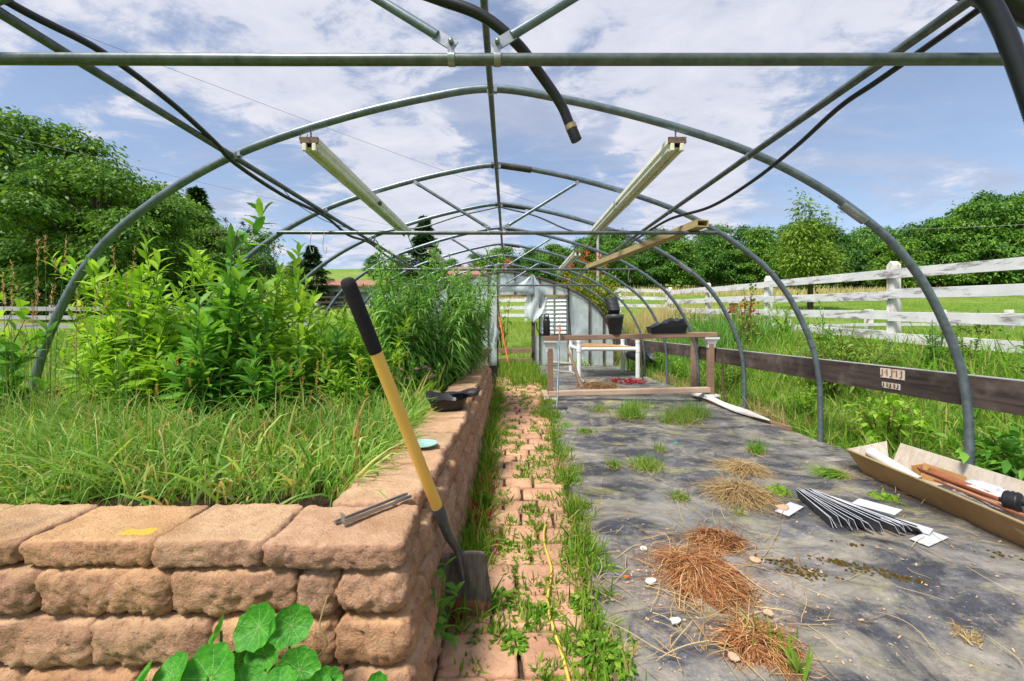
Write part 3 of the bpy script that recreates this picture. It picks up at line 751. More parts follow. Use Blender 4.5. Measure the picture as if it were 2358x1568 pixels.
for i in range(1, 8):                # small purlin clamps
    for px, pz in ((XC, 2.59), (XC - 1.63, 2.182), (XC + 1.63, 2.182)):
        c = MB(); c.tube([(px, HY[i] - 0.055, pz), (px, HY[i] - 0.03, pz)], 0.0235, 10); c.box((px + 0.03, HY[i] - 0.02, pz + 0.02), (0.02, 0.03, 0.03)); c.build('purlin_clamp', M['zinc'], house)
# base boards
for (xx, z0, z1, nm) in ((3.015, 0.585, 0.785, 'darkwood'), (-3.12, 0.44, 0.67, 'darkedge')):
    for a, b in ((0.2, 3.9), (3.905, 7.6), (7.605, 11.35)):
        bb = MB().box((xx, (a + b) / 2, (z0 + z1) / 2), (0.04, b - a, z1 - z0)).build('baseboard', M[nm], house, bevel=0.003)
        if xx > 0:
            MB().box((xx, (a + b) / 2, z1 + 0.003), (0.042, b - a, 0.006)).build('weathered_edge', M['greyfence'], bb)
# metal plates on the right board
for (zc, h, w, yc) in ((0.735, 0.075, 0.20, 3.18), (0.640, 0.045, 0.15, 3.19)):
    pl = MB().box((2.992, yc, zc), (0.004, w, h)).build('metal_plate', M['rusty_plate'], house)
    sl = MB()
    for k in range(5):
        yk = yc - w / 2 + w * (k + 0.5) / 5
        sl.box((2.989, yk, zc + h * 0.08), (0.003, w * 0.045, h * 0.66))
        if k % 2 == 0: sl.box((2.989, yk + w * 0.05, zc - h * 0.3), (0.003, w * 0.06, h * 0.14))
    sl.build('slot', M['rust'] if h > 0.06 else M['iron'], pl)

# end wall
EY = HY[8]
ew = MB()
rim = [(XC + x, EY, z) for x, z in HP if z > 0.0]
ew.tube(rim, 0.032, 8)
ew.tube([(p[0], EY - 0.05, p[2] - 0.03) for p in rim], 0.018, 6)
end_wall = ew.build('end_wall', M['darkwood'], house)
studs = [-2.75, -2.2, -1.65, -1.08, -0.55, -0.29, 0.19, 0.70, 0.88, 1.28, 1.68, 2.26, 2.66]
def topz(xw): return hoop_z(xw - XC)
for xw in studs:
    z0 = 0.0
    if xw in (0.19,): z0 = 1.95
    if xw == 1.28: z0 = 1.95
    zt = topz(xw)
    if zt - z0 > 0.15:
        MB().box((xw, EY - 0.02, (z0 + zt) / 2), (0.10 if xw == 0.70 else 0.045, 0.05, zt - z0)).build('stud', M['darkwood'], end_wall)
MB().box((0.70, EY - 0.03, 1.945), (1.98, 0.05, 0.05)).build('lintel', M['darkedge'], end_wall)
MB().box((0.20, EY - 0.03, 0.42), (0.93, 0.16, 0.13)).build('door_sill', M['darkedge'], end_wall)
MB().box((0.20, EY - 0.10, 0.16), (0.93, 0.12, 0.10)).build('step', M['darkedge'], end_wall)
MB().box((1.27, EY - 0.03, 0.855), (0.80, 0.05, 0.05)).build('cross_rail', M['darkwood'], end_wall)
def film_panel(x0, x1, z0, nz, yoff=0.0, wr=0.012, zt_f=None):
    nx = 10; V = []; seed = x0 * 7
    for j in range(nz + 1):
        for i in range(nx + 1):
            xw = x0 + (x1 - x0) * i / nx; zt = topz(xw) - 0.02 if zt_f is None else zt_f
            z = z0 + (zt - z0) * j / nz
            d = wr * mnoise.fractal(Vector((xw * 3 + seed, z * 1.4, 0.3)), 1, 2, 3) + wr * 0.7 * mnoise.noise(Vector((xw * 9 + z * 7, z * 3 - xw * 6, seed)))
            V.append((xw, EY + 0.012 + yoff + d, z))
    i = np.arange(nx)[None, :] + (np.arange(nz) * (nx + 1))[:, None]
    Fq = np.stack([i, i + 1, i + nx + 2, i + nx + 1], -1).reshape(-1, 4)
    link_mesh('film_panel', np_mesh('film', V, Fq), M['film'], end_wall)
for a, b, z0 in [(-2.95, -2.2, 0), (-2.2, -1.65, 0), (-1.65, -1.08, 0), (-1.08, -0.55, 0), (-0.55, -0.29, 0), (-0.29, 0.19, 1.95), (0.19, 0.70, 1.95), (0.70, 1.28, 1.97), (1.28, 1.68, 1.97),
                 (1.68, 2.26, 0), (2.26, 2.66, 0), (2.66, 2.93, 0)]:
    film_panel(a, b, z0, 24, 0, 0.03 if a == 1.68 else 0.014)
film_panel(0.72, 1.68, 0.02, 16, 0.0, 0.012, 0.83)
# louvred vent
lv = MB()
lv.box((0.905, EY - 0.02, 1.40), (0.05, 0.06, 1.06)); lv.box((1.645, EY - 0.02, 1.40), (0.05, 0.06, 1.06)); lv.box((1.275, EY - 0.045, 1.40), (0.03, 0.02, 1.0))
lv.tube([(1.275, EY - 0.07, 1.10), (1.05, EY - 0.07, 1.36)], 0.008, 6); lv.tube([(1.275, EY - 0.07, 1.10), (1.50, EY - 0.07, 1.36)], 0.008, 6)
louv = lv.build('vent_shutter', M['zinc'], end_wall)
sl = MB(); rx = Matrix.Rotation(R(-24), 3, 'X')
for k in range(9): sl.box((1.275, EY - 0.005, 0.945 + k * 0.113), (0.68, 0.006, 0.108), rx)
sl.build('louvre_slat', M['pvc'], louv)
# torn film hanging from the arch
def hanging_film(pts, depth, name):
    V = []; n = len(pts)
    for k, (xl, xr, z) in enumerate(pts):
        for i in range(9):
            t = i / 8; x = xl + (xr - xl) * t
            V.append((x, EY - 0.10 - 0.05 * math.sin(t * 9 + k * 0.8) - 0.04 * math.sin(k * 1.1), z + 0.02 * math.sin(5 * t + k)))
    i = np.arange(8)[None, :] + (np.arange(n - 1) * 9)[:, None]
    Fq = np.stack([i, i + 1, i + 10, i + 9], -1).reshape(-1, 4)
    o = link_mesh(name, np_mesh(name, V, Fq), M['film'], end_wall); return o
hanging_film([(0.66, 0.72, 2.52), (0.62, 0.80, 2.34), (0.56, 0.98, 2.15), (0.52, 1.12, 1.98), (0.50, 1.05, 1.80), (0.44, 1.0, 1.62), (0.46, 0.92, 1.46), (0.55, 0.80, 1.32), (0.64, 0.72, 1.22)], 0.1, 'torn_film')
hanging_film([(-0.28, 0.70, 2.02), (-0.22, 0.70, 2.10), (0.0, 0.69, 2.22), (0.3, 0.69, 2.38), (0.6, 0.69, 2.50)], 0.1, 'torn_film')
hanging_film([(1.02, 1.10, 1.02), (1.0, 1.2, 0.94), (1.0, 1.28, 0.84), (1.08, 1.22, 0.76)], 0.1, 'torn_film')
hanging_film([(-0.42, -0.38, 1.20), (-0.48, -0.28, 1.02), (-0.52, -0.24, 0.84), (-0.50, -0.30, 0.66)], 0.1, 'torn_film')
tb = MB(); tb.tube(spline([(0.78, EY - 0.1, 1.20), (0.82, EY - 0.12, 0.98), (1.0, EY - 0.12, 0.86), (1.5, EY - 0.12, 0.85), (1.85, EY - 0.12, 0.82), (1.98, EY - 0.12, 0.68), (1.97, EY - 0.12, 0.56)], 6), 0.014, 8)
tb.tube(spline([(1.64, EY - 0.1, 2.3), (1.66, EY - 0.12, 1.8), (1.72, EY - 0.12, 1.0), (1.80, EY - 0.1, 0.6)], 6), 0.012, 8)
tb.build('air_tube', M['hose'], end_wall)
MB().box((1.10, EY - 0.06, 0.47), (0.11, 0.03, 0.19)).build('socket_box', M['whitepl'], end_wall, bevel=0.006)

# ------------------------------------------------------------------ hoses along the frame
def hose(name, label, pts, r, mat, n=8, seg=10, cat='hose'):
    o = MB().tube(spline(pts, n), r, seg).build(name, mat); tag(o, label, cat); return o
PXL = XC - 1.63; PXR = XC + 1.63
hose('water_hose', 'black water hose tied along the left roof purlin', [(PXL - 0.02, 1.1, 2.235), (PXL + 0.02, 1.42, 2.225), (PXL + 0.05, 1.7, 2.25), (PXL + 0.045, 2.05, 2.232), (PXL + 0.015, 2.4, 2.19), (PXL - 0.004, 2.62, 2.146),
      (PXL - 0.01, 3.2, 2.125), (PXL + 0.0, 3.87, 2.15), (PXL - 0.02, 4.5, 2.11), (PXL, 5.12, 2.15), (PXL - 0.03, 6.2, 2.12), (PXL, 7.6, 2.15)], 0.0145, M['hose'])
hose('water_hose', 'thin black hose sagging under the right roof purlin', [(PXR + 0.10, 1.1, 2.22), (PXR + 0.075, 1.4, 2.18), (PXR + 0.035, 1.7, 2.14), (PXR + 0.035, 1.92, 2.135), (PXR + 0.09, 2.3, 2.11), (PXR + 0.12, 2.75, 2.08),
      (PXR + 0.11, 3.3, 2.07), (PXR + 0.03, 3.9, 2.13), (PXR - 0.02, 4.5, 2.12), (PXR + 0.02, 5.2, 2.14), (PXR + 0.06, 6.2, 2.10), (PXR, 7.6, 2.15)], 0.0125, M['hose'])
hb = thing('hanging_hose', 'thick black hose dangling from the roof with threaded end', 'hose', Q(1290, 230, 1.53))
hp = [Q(930, -30, 1.40), Q(1010, -2, 1.40), Q(1110, 36, 1.40), Q(1190, 100, 1.42), Q(1240, 165, 1.50), Q(1290, 238, 1.53), Q(1313, 290, 1.54)]
MB().tube(spline(hp, 8), 0.0185, 14).build('tubing', M['hose'], hb)
MB().tube([Q(1313, 287, 1.54), Q(1317, 298, 1.54)], 0.0215, 14).build('band', M['brass'], hb)
th = [Q(1317 + 11 * t, 298 + 26 * t, 1.54) for t in np.linspace(0, 1, 15)]
MB().tube(th, [0.0195 + 0.0018 * (k % 2) for k in range(15)], 14).build('threaded_end', M['blackpl'], hb)
cp = spline([Q(2235, -40, 1.25), Q(2275, 0, 1.24), Q(2312, 70, 1.23), Q(2343, 150, 1.22), Q(2375, 240, 1.21), Q(2420, 380, 1.20)], 40)
o = MB().tube(cp, [0.0225 + 0.0016 * (k % 2) for k in range(len(cp))], 14).build('corrugated_pipe', M['hose']); tag(o, 'black corrugated pipe hanging at the end of the nearest cross tie', 'pipe')
o = MB().tube(spline([Q(2290, -30, 1.27), Q(2335, 14, 1.28), Q(2400, 50, 1.29)], 10), 0.028, 14).build('drain_pipe', M['hose']); tag(o, 'fat black pipe crossing the upper corner beside the corrugated pipe', 'pipe')
hose('loose_wire', 'thin wire drooping from left purlin to the second cross tie', [(PXL + 0.02, 3.1, 2.16), (PXL + 0.06, 3.25, 2.08), (PXL + 0.16, 3.55, 2.02), (PXL + 0.33, 3.83, 2.0)], 0.003, M['wire'], cat='wire')
hose('bent_conduit', 'wavy grey cable hung below the third hoop on the left', [(XC - 0.02, 5.06, 2.58), (XC - 0.5, 5.06, 2.47), (XC - 0.95, 5.06, 2.33), (XC - 1.25, 5.06, 2.31), (XC - 1.5, 5.06, 2.25), (XC - 1.56, 5.06, 2.15)], 0.010, M['galv2'], cat='cable')
hose('bent_conduit', 'wavy grey cable hung below the third hoop on the right', [(XC + 0.02, 5.06, 2.58), (XC + 0.45, 5.06, 2.47), (XC + 0.85, 5.06, 2.30), (XC + 1.1, 5.06, 2.27), (XC + 1.35, 5.06, 2.30), (XC + 1.52, 5.06, 2.28), (XC + 1.6, 5.06, 2.18)], 0.010, M['galv2'], cat='cable')
for k, (hx, hy2, nm) in enumerate(((XC - 1.72, 3.80, 'left'), (XC - 1.60, 3.80, 'left'), (XC + 1.98, 6.3, 'right'))):
    o = MB().tube(spline([(hx, hy2, 1.98), (hx - 0.015, hy2, 1.86), (hx + 0.002, hy2, 1.79), (hx + 0.02, hy2, 1.80), (hx + 0.016, hy2, 1.84)], 6), 0.003, 6).build('wire_hook', M['palewire'])
    tag(o, ['bent wire hook dangling outermost from the second cross tie', 'bent wire hook dangling beside the left light fixture', 'lone wire hook dangling from the third cross tie'][k], 'hook')

# ------------------------------------------------------------------ lights
def fixture(x, y0, y1, z, label, joint=True):
    f = thing('strip_light', label, 'light fixture', (x, y0, z), 'strip lights hung from the hoops')
    h = MB()
    prof = [(-0.032, 0.0), (-0.056, 0.030), (-0.056, 0.062), (0.056, 0.062), (0.056, 0.030), (0.032, 0.0)]
    vs = [(x + a, yv, z + b) for yv in (y0, y1) for a, b in prof]
    h.add(vs, [(i, (i + 1) % 6, 6 + (i + 1) % 6, 6 + i) for i in range(6)])
    h.build('housing', M['enamel'], f)
    for yv in (y0 - 0.004, y1 + 0.004): MB().box((x, yv, z + 0.045), (0.114, 0.012, 0.038)).build('end_plate', M['lamp_end'], f)
    for s in (-1, 1):
        MB().tube([(x + s * 0.031, y0 + 0.02, z - 0.004), (x + s * 0.031, y1 - 0.02, z - 0.004)], 0.0175, 12).build('lamp_tube', M['tube'], f)
        for yv in ((y0, (y0 + y1) / 2, y1) if joint else (y0, y1)): MB().box((x + s * 0.031, yv, z + 0.002), (0.026, 0.02, 0.05)).build('lamp_holder', M['socket'], f, bevel=0.004)
    if joint:
        MB().box((x + 0.01, (y0 + y1) / 2 + 0.01, z + 0.02), (0.116, 0.05, 0.03)).build('rusty_joint', M['lamp_end'], f)
    for yv in (y0 + 0.02, y1 - 0.02):
        c = MB(); zt = hoop_z(x - XC) - 0.02; n = 9
        for k in range(n):
            a = z + 0.062 + (zt - z - 0.062) * k / n; b = z + 0.062 + (zt - z - 0.062) * (k + 1) / n
            c.tube(spline([(x - 0.004, yv, a), (x + (0.006 if k % 2 else 0), yv + (0 if k % 2 else 0.006), (a + b) / 2), (x - 0.004, yv, b)], 3), 0.0022, 5)
        c.build('hanging_chain', M['wire'], f)
    return f
fixture(-1.265, 2.60, 5.08, 2.245, 'long dirty twin tube strip light over the planted bed')
fixture(1.075, 2.60, 5.08, 2.245, 'long dirty twin tube strip light over the ground cloth', True)
fixture(-1.22, 6.38, 7.60, 2.27, 'short far strip light half hidden above the narrow leaved plants', False)
fixture(1.08, 6.35, 8.6, 2.22, 'far strip light hanging near the flowering vine', False)
o = MB().tube(spline([(-1.28, 2.60, 2.38), (-1.31, 2.60, 2.34), (-1.33, 2.6, 2.30), (-1.30, 2.6, 2.28), (-1.275, 2.6, 2.33)], 6), 0.0022, 5).build('wire_loop', M['wire']); tag(o, 'small loop of wire beside the chain of the bed light', 'wire')
hose('lamp_cord', 'slack cord joining the two right hand strip lights', [(1.08, 5.08, 2.28), (1.06, 5.4, 2.17), (1.04, 5.9, 2.17), (1.08, 6.33, 2.25)], 0.006, M['hose'], cat='cord')
hose('lamp_cord', 'slack cord joining the two left hand strip lights', [(-1.265, 5.08, 2.28), (-1.26, 5.5, 2.13), (-1.25, 5.9, 2.15), (-1.22, 6.37, 2.29)], 0.006, M['palewire'], cat='cord')
# timber channel laid over the ties
bm_ = thing('timber_channel', 'tan hollow timber beam laid slantwise across two cross ties', 'beam', (1.55, 5.0, 2.01))
pa = Vector((1.765, 3.70, 2.034)); pb = Vector((1.28, 6.5, 2.034)); dd = (pb - pa).normalized(); sdv = Vector((dd.y, -dd.x, 0))
c = MB()
c.bar(pa - Vector((0, 0, 0.022)), pb - Vector((0, 0, 0.022)), 0.12, 0.010); c.bar(pa + Vector((0, 0, 0.034)), pb + Vector((0, 0, 0.034)), 0.12, 0.010)
c.bar(pa + sdv * 0.055 + Vector((0, 0, 0.006)), pb + sdv * 0.055 + Vector((0, 0, 0.006)), 0.010, 0.045); c.bar(pa - sdv * 0.055 + Vector((0, 0, 0.006)), pb - sdv * 0.055 + Vector((0, 0, 0.006)), 0.010, 0.045)
c.build('channel', M['tanwood'], bm_)
MB().box(pa + dd * 0.12 + Vector((0, 0, 0.006)), (0.095, 0.01, 0.043), Matrix.Rotation(math.atan2(-dd.x, dd.y), 3, 'Z')).build('end_stop', M['darkedge'], bm_)

# ------------------------------------------------------------------ shovel
T = Vector((-0.150, 1.52, 0.006)); TOP = Vector((-0.436, 1.10, 1.238))
sh = thing('shovel', 'yellow handled shovel leaning on the corner of the stone wall', 'shovel', T)
ax = (TOP - Vector((-0.195, 1.49, 0.28))).normalized()
S0 = Vector((-0.192, 1.485, 0.285))
def on(t): return S0 + (TOP - S0) * t
MB().tube([on(0.20), on(0.79)], [0.0195, 0.0185], 16).build('handle', M['yellow'], sh)
g = MB(); g.tube([on(0.785), on(0.80), on(0.98), on(0.995), on(1.0)], [0.0192, 0.0205, 0.0205, 0.018, 0.010], 16); g.build('grip', M['grip'], sh)
MB().tube([on(0.155), on(0.20), on(0.215)], [0.0205, 0.0215, 0.021], 16).build('ferrule', M['slatedge'], sh)
MB().tube(spline([on(0.175), on(0.08), S0 + Vector((0.006, 0.0, 0.012)), Vector((-0.172, 1.497, 0.225)), Vector((-0.165, 1.503, 0.17))], 6), [0.0195 - 0.0115 * k / 24 for k in range(25)], 14).build('socket', M['ferrule'], sh)
nu, nv = 14, 18; V = []
for j in range(nv + 1):
    t = j / nv; z = 0.275 - 0.268 * t
    hw = 0.098 if t < 0.55 else 0.098 * math.sqrt(max(0.02, 1 - ((t - 0.55) / 0.47) ** 2.4))
    if t < 0.04: hw *= 0.98
    for i in range(nu + 1):
        u = -1 + 2 * i / nu
        dish = 0.024 * (u * u) * (1 - 0.5 * t) + (0.010 * math.exp(-(u / 0.16) ** 2) * max(0, 1 - t * 1.9))
        V.append((-0.150 + u * hw - 0.028 * (1 - t) - 0.03 * (0.5 - t) * 0.3, 1.525 - dish - 0.035 * (1 - t) + 0.02, z + 0.012 * u * (1 - t)))
q = np.arange(nu)[None, :] + (np.arange(nv) * (nu + 1))[:, None]
Fq = np.stack([q, q + 1, q + nu + 2, q + nu + 1], -1)
j0 = 13
def blade(name, rows, mat):
    o = link_mesh(name, np_mesh(name, V, Fq[rows].reshape(-1, 4)), mat, sh); m = o.modifiers.new('thick', 'SOLIDIFY'); m.thickness = 0.003; m.offset = 0; return o
def blade_mat():
    m = NT('worn_shovel_blade'); v = m.pos(); s = m.n('ShaderNodeSeparateXYZ'); m.l(v, s.inputs[0])
    f = m.noise(m.mapped(v, (30, 30, 4)), 1.5, 6, 0.7)
    col = m.ramp(f, [(0.3, (0.05, 0.046, 0.044)), (0.7, (0.18, 0.165, 0.155))])
    h = m.math('ADD', s.outputs[2], m.math('MULTIPLY', m.math('SUBTRACT', m.noise(v, 35, 6, 0.75), 0.5), 0.09))
    mr = m.n('ShaderNodeMapRange'); mr.inputs['From Min'].default_value = 0.090; mr.inputs['From Max'].default_value = 0.070; m.l(h, mr.inputs['Value'])
    col = m.mixc(mr.outputs[0], col, m.ramp(m.noise(v, 60, 5), [(0.3, (0.24, 0.115, 0.065)), (0.7, (0.42, 0.22, 0.13))]))
    m.principled(col, 0.45, 0.35, 0.4, m.bump(f, 0.15, 0.003)); return m.m
blade('blade', slice(0, nv), blade_mat())

# ------------------------------------------------------------------ things on the wall
for k, (pa_, pb_, lab) in enumerate((((-0.462, 1.142, 0.555), (-0.318, 1.325, 0.557), 'grey metal angle strip with upturned end on the corner cap'), ((-0.492, 1.155, 0.554), (-0.335, 1.345, 0.557), 'second grey metal strip lying behind the angled one'))):
    a = Vector(pa_); b = Vector(pb_)
    t = thing('metal_strip', lab, 'metal strip', a)
    d = (b - a).normalized(); s = Vector((d.y, -d.x, 0))
    c = MB(); c.bar(a, b, 0.016, 0.002); c.bar(a + s * 0.007 + Vector((0, 0, 0.005)), b + s * 0.007 + Vector((0, 0, 0.002)), 0.002, 0.009 if k == 0 else 0.006)
    c.build('angle', M['zinc'], t)
    if k == 0: MB().box(a + Vector((0, 0, 0.018)), (0.020, 0.002, 0.024), Matrix.Rotation(math.atan2(-d.x, d.y), 3, 'Z')).build('upturned_end', M['zinc'], t)
o = MB().lathe([(0.001, 0.002), (0.056, 0.002), (0.064, 0.005), (0.066, 0.009), (0.063, 0.009), (0.058, 0.005), (0.001, 0.004)], (-0.40, 1.93, 0.548), 28).build('plastic_disc', M['teal']); tag(o, 'pale turquoise round plastic disc lying on the wall caps', 'disc')
def tray(c, w, l, h, seed, name, label, parent=None, rz=0.3):
    V = []; n = 20
    for (rr, z) in ((0.82, 0.0), (0.9, h * 0.5), (1.0, h), (1.08, h + 0.004), (0.97, h), (0.80, 0.006)):
        for k in range(n):
            a = 2 * math.pi * k / n
            ca_, sa_ = math.cos(a), math.sin(a)
            q = max(abs(ca_), abs(sa_)); rr2 = rr * (1 / q) ** 0.7
            x, y2 = ca_ * rr2 * w / 2, sa_ * rr2 * l / 2
            wob = 0.03 * mnoise.noise(Vector((x * 9 + seed, y2 * 9, z * 9)))
            V.append((c[0] + x * math.cos(rz) - y2 * math.sin(rz), c[1] + x * math.sin(rz) + y2 * math.cos(rz), c[2] + z + (wob * z / h if h else 0)))
    fs = []
    for j in range(5):
        for k in range(n): fs.append((j * n + k, j * n + (k + 1) % n, (j + 1) * n + (k + 1) % n, (j + 1) * n + k))
    mb = MB(); mb.add(V, fs, True); mb.add(V[:n], [tuple(reversed(range(n)))]); mb.add(V[-n:], [tuple(range(n))])
    o = mb.build(name, M['blackpl']); tag(o, label, 'tray'); return o
tray((-0.42, 2.80, 0.555), 0.26, 0.30, 0.07, 3, 'plastic_tray', 'crumpled black plastic tray lying on the bed wall')
tray((-0.30, 2.92, 0.61), 0.16, 0.24, 0.03, 5, 'plastic_tray', 'small flat black tray tilted on the crumpled one', rz=-0.5)

# yellow hose on the path
o = MB().tube(spline([G(1312, 1600), G(1296, 1535), G(1275, 1470), G(1263, 1420), G(1262, 1385), G(1270, 1335), G(1263, 1300), G(1254, 1270), G(1252, 1243), G(1256, 1222)], 8) + np.array([0, 0, 0.032]), 0.0058, 10).build('yellow_hose', M['hoseyel'])
tag(o, 'thin yellow hose snaking along the paver path', 'hose')

# ------------------------------------------------------------------ frame bench and what stands on it
fr = thing('railing_frame', 'brown rail frame with white brackets standing across the ground cloth', 'frame', (1.7, 6.0, 0))
FX0, FX1, FY = 0.545, 2.96, 6.0
MB().bar((FX0 - 0.03, FY, 0.925), (FX1 + 0.03, FY - 0.12, 0.985), 0.13, 0.07).build('top_rail', M['brown'], fr, bevel=0.008)
MB().bar((FX0 + 0.05, FY, 0.115), (FX1 - 0.06, FY - 0.12, 0.19), 0.10, 0.075).build('bottom_rail', M['paleRail'], fr, bevel=0.008)
for (x, y, z0, z1, w) in ((FX0 + 0.075, FY, 0.04, 0.89, 0.075), (FX1 - 0.045, FY - 0.12, -0.01, 0.95, 0.08), (FX1 - 0.03, FY + 0.42, 0.0, 0.95, 0.09)):
    MB().box((x, y, (z0 + z1) / 2), (w, w, z1 - z0)).build('post', M['brown'], fr, bevel=0.006)
def bracket(x, y, z, up):
    s = 1 if up else -1
    V = []
    for zz_, hw in ((0, 0.10), (0.025 * s, 0.10), (0.055 * s, 0.075), (0.10 * s, 0.055), (0.15 * s, 0.05)):
        V += [(x - hw, y - hw * 0.7, z - zz_), (x + hw, y - hw * 0.7, z - zz_), (x + hw, y + hw * 0.7, z - zz_), (x - hw, y + hw * 0.7, z - zz_)]
    fs = []
    for k in range(4):
        for i in range(4): fs.append((k * 4 + i, k * 4 + (i + 1) % 4, k * 4 + 4 + (i + 1) % 4, k * 4 + 4 + i))
    MB().add(V, fs + [(3, 2, 1, 0), (16, 17, 18, 19)]).build('bracket', M['whitepl'], fr)
bracket(FX0 + 0.075, FY, 0.892, True); bracket(FX1 - 0.045, FY - 0.12, 0.945, True)
bracket(FX0 + 0.075, FY - 0.01, 0.06, True); bracket(FX1 - 0.045, FY - 0.13, 0.125, True)
MB().bar((FX0 + 0.02, FY - 0.05, 0.062), (FX0 + 0.02, FY + 0.45, 0.062), 0.09, 0.07).build('foot_rail', M['paleRail'], fr, bevel=0.006)
MB().bar((FX1 - 0.03, FY + 0.0, 0.985), (FX1 - 0.03, FY + 0.45, 0.985), 0.09, 0.06).build('side_rail', M['brown'], fr, bevel=0.006)

def railz(x): return 0.925 + (x - FX0) / (FX1 - FX0) * 0.06 + 0.035
def raily(x): return FY - 0.12 * (x - FX0) / (FX1 - FX0)
x = 0.565; bt = thing('water_bottle', 'black flask with loop lid on the left end of the rail', 'bottle', (x, raily(x), railz(x)))
MB().lathe([(0.0, 0.0), (0.048, 0), (0.052, 0.006), (0.052, 0.22), (0.044, 0.245), (0.030, 0.25), (0, 0.25)], (x, raily(x), railz(x)), 24).build('body', M['blackpl'], bt)
MB().lathe([(0.036, 0.245), (0.038, 0.25), (0.038, 0.285), (0.03, 0.29), (0, 0.29)], (x, raily(x), railz(x)), 20).build('lid', M['blackpl'], bt)
MB().tube(spline([(x - 0.03, raily(x), railz(x) + 0.28), (x - 0.026, raily(x), railz(x) + 0.315), (x, raily(x), railz(x) + 0.325), (x + 0.026, raily(x), railz(x) + 0.315), (x + 0.03, raily(x), railz(x) + 0.28)], 5), 0.007, 8).build('loop', M['blackpl'], bt)
def pot(x, y, z, r0, r1, h, label, mat, group=None, lean=(0, 0)):
    o = MB().lathe([(0.0, 0.0), (r0, 0.0), (r1 * 0.985, h * 0.80), (r1 * 1.0, h * 0.80), (r1 * 1.03, h * 0.82), (r1 * 1.04, h), (r1 * 0.99, h), (r1 * 0.95, h * 0.8), (r0 * 0.95, 0.01), (0, 0.01)], (0, 0, 0), 26).build('plant_pot', mat)
    o.location = (x, y, z); o.rotation_euler = (lean[0], lean[1], 0); tag(o, label, 'pot', group); return o
px_ = 1.56; pz_ = railz(px_); py_ = raily(px_)
pot(px_, py_, pz_, 0.088, 0.118, 0.29, 'large dark grey pot under the leaning pot stack', M['potgrey'], 'pots stacked on the rail')
p0 = None
for k in range(10):
    lean = -0.012 * k
    if p0 is None:
        p0 = pot(px_ - 0.02, py_, pz_ + 0.265, 0.072, 0.090, 0.10, 'thin black pot nested in the leaning stack on the rail', M['potgrey'], 'thin pots nested in a leaning stack')
    else:
        q_ = p0.copy(); COL.objects.link(q_); q_.location = (px_ - 0.02 - 0.0045 * k, py_, pz_ + 0.265 + 0.019 * k); q_.rotation_euler = (0, -0.012 * k, 0)
# black crumpled tray bag on the rail
def lump(name, c, size, seed, mat, label, cat, amp=0.3, sub=20, group=None, flat=0.0, pinch=None):
    V = []; nu_, nv_ = sub * 2, sub
    for j in range(nv_ + 1):
        ph = math.pi * j / nv_
        for i in range(nu_):
            th_ = 2 * math.pi * i / nu_
            d = Vector((math.sin(ph) * math.cos(th_), math.sin(ph) * math.sin(th_), math.cos(ph)))
            rr = 1 + amp * mnoise.fractal(d * 2.2 + Vector((seed, seed * 2, 0)), 0.9, 2.1, 4)
            p = Vector((d.x * size[0], d.y * size[1], d.z * size[2])) * rr
            if p.z < -flat * size[2]: p.z = -flat * size[2]
            if pinch: p = pinch(p)
            V.append((c[0] + p.x, c[1] + p.y, c[2] + p.z + flat * size[2]))
    i = np.arange(nu_); fs = []
    for j in range(nv_):
        for i in range(nu_): fs.append((j * nu_ + i, (j + 1) * nu_ + i, (j + 1) * nu_ + (i + 1) % nu_, j * nu_ + (i + 1) % nu_))
    mb = MB(); mb.add(V, fs, True); o = mb.build(name, mat)
    if label: tag(o, label, cat, group)
    return o
bx_ = 2.30
V = []; nS = 22
for k in range(nS + 1):
    u = k / nS; xx = 2.02 + 0.55 * u
    hgt = 0.135 + 0.05 * math.sin(u * 5.0 - 1.2) + 0.07 * (u > 0.72) * math.exp(-((u - 0.84) / 0.08) ** 2) - 0.03 * math.exp(-((u - 0.42) / 0.06) ** 2)
    sk = 0.05 * math.sin(math.pi * u) ** 0.3
    for (dy, dz) in ((-0.075, 0.0), (-0.10, 0.09), (-0.11, hgt * 0.95), (-0.02 + 0.03 * math.sin(9 * u), hgt * (1.08 + 0.12 * math.sin(13 * u))), (0.10, hgt * 1.05), (0.09, 0.0)):
        V.append((xx + (0.035 * (1 - 2 * u) * (1 - dz / 0.2)), raily(xx) + dy, railz(xx) + 0.002 + dz))
fs = []
for k in range(nS):
    for j in range(6): fs.append((k * 6 + j, k * 6 + (j + 1) % 6, k * 6 + 6 + (j + 1) % 6, k * 6 + 6 + j))
fs += [tuple(range(5, -1, -1)), tuple(range(nS * 6, nS * 6 + 6))]
o = MB().add(V, fs, False).build('black_bag', M['blackpl']); tag(o, 'crumpled black plastic sack slumped on the rail', 'sack')

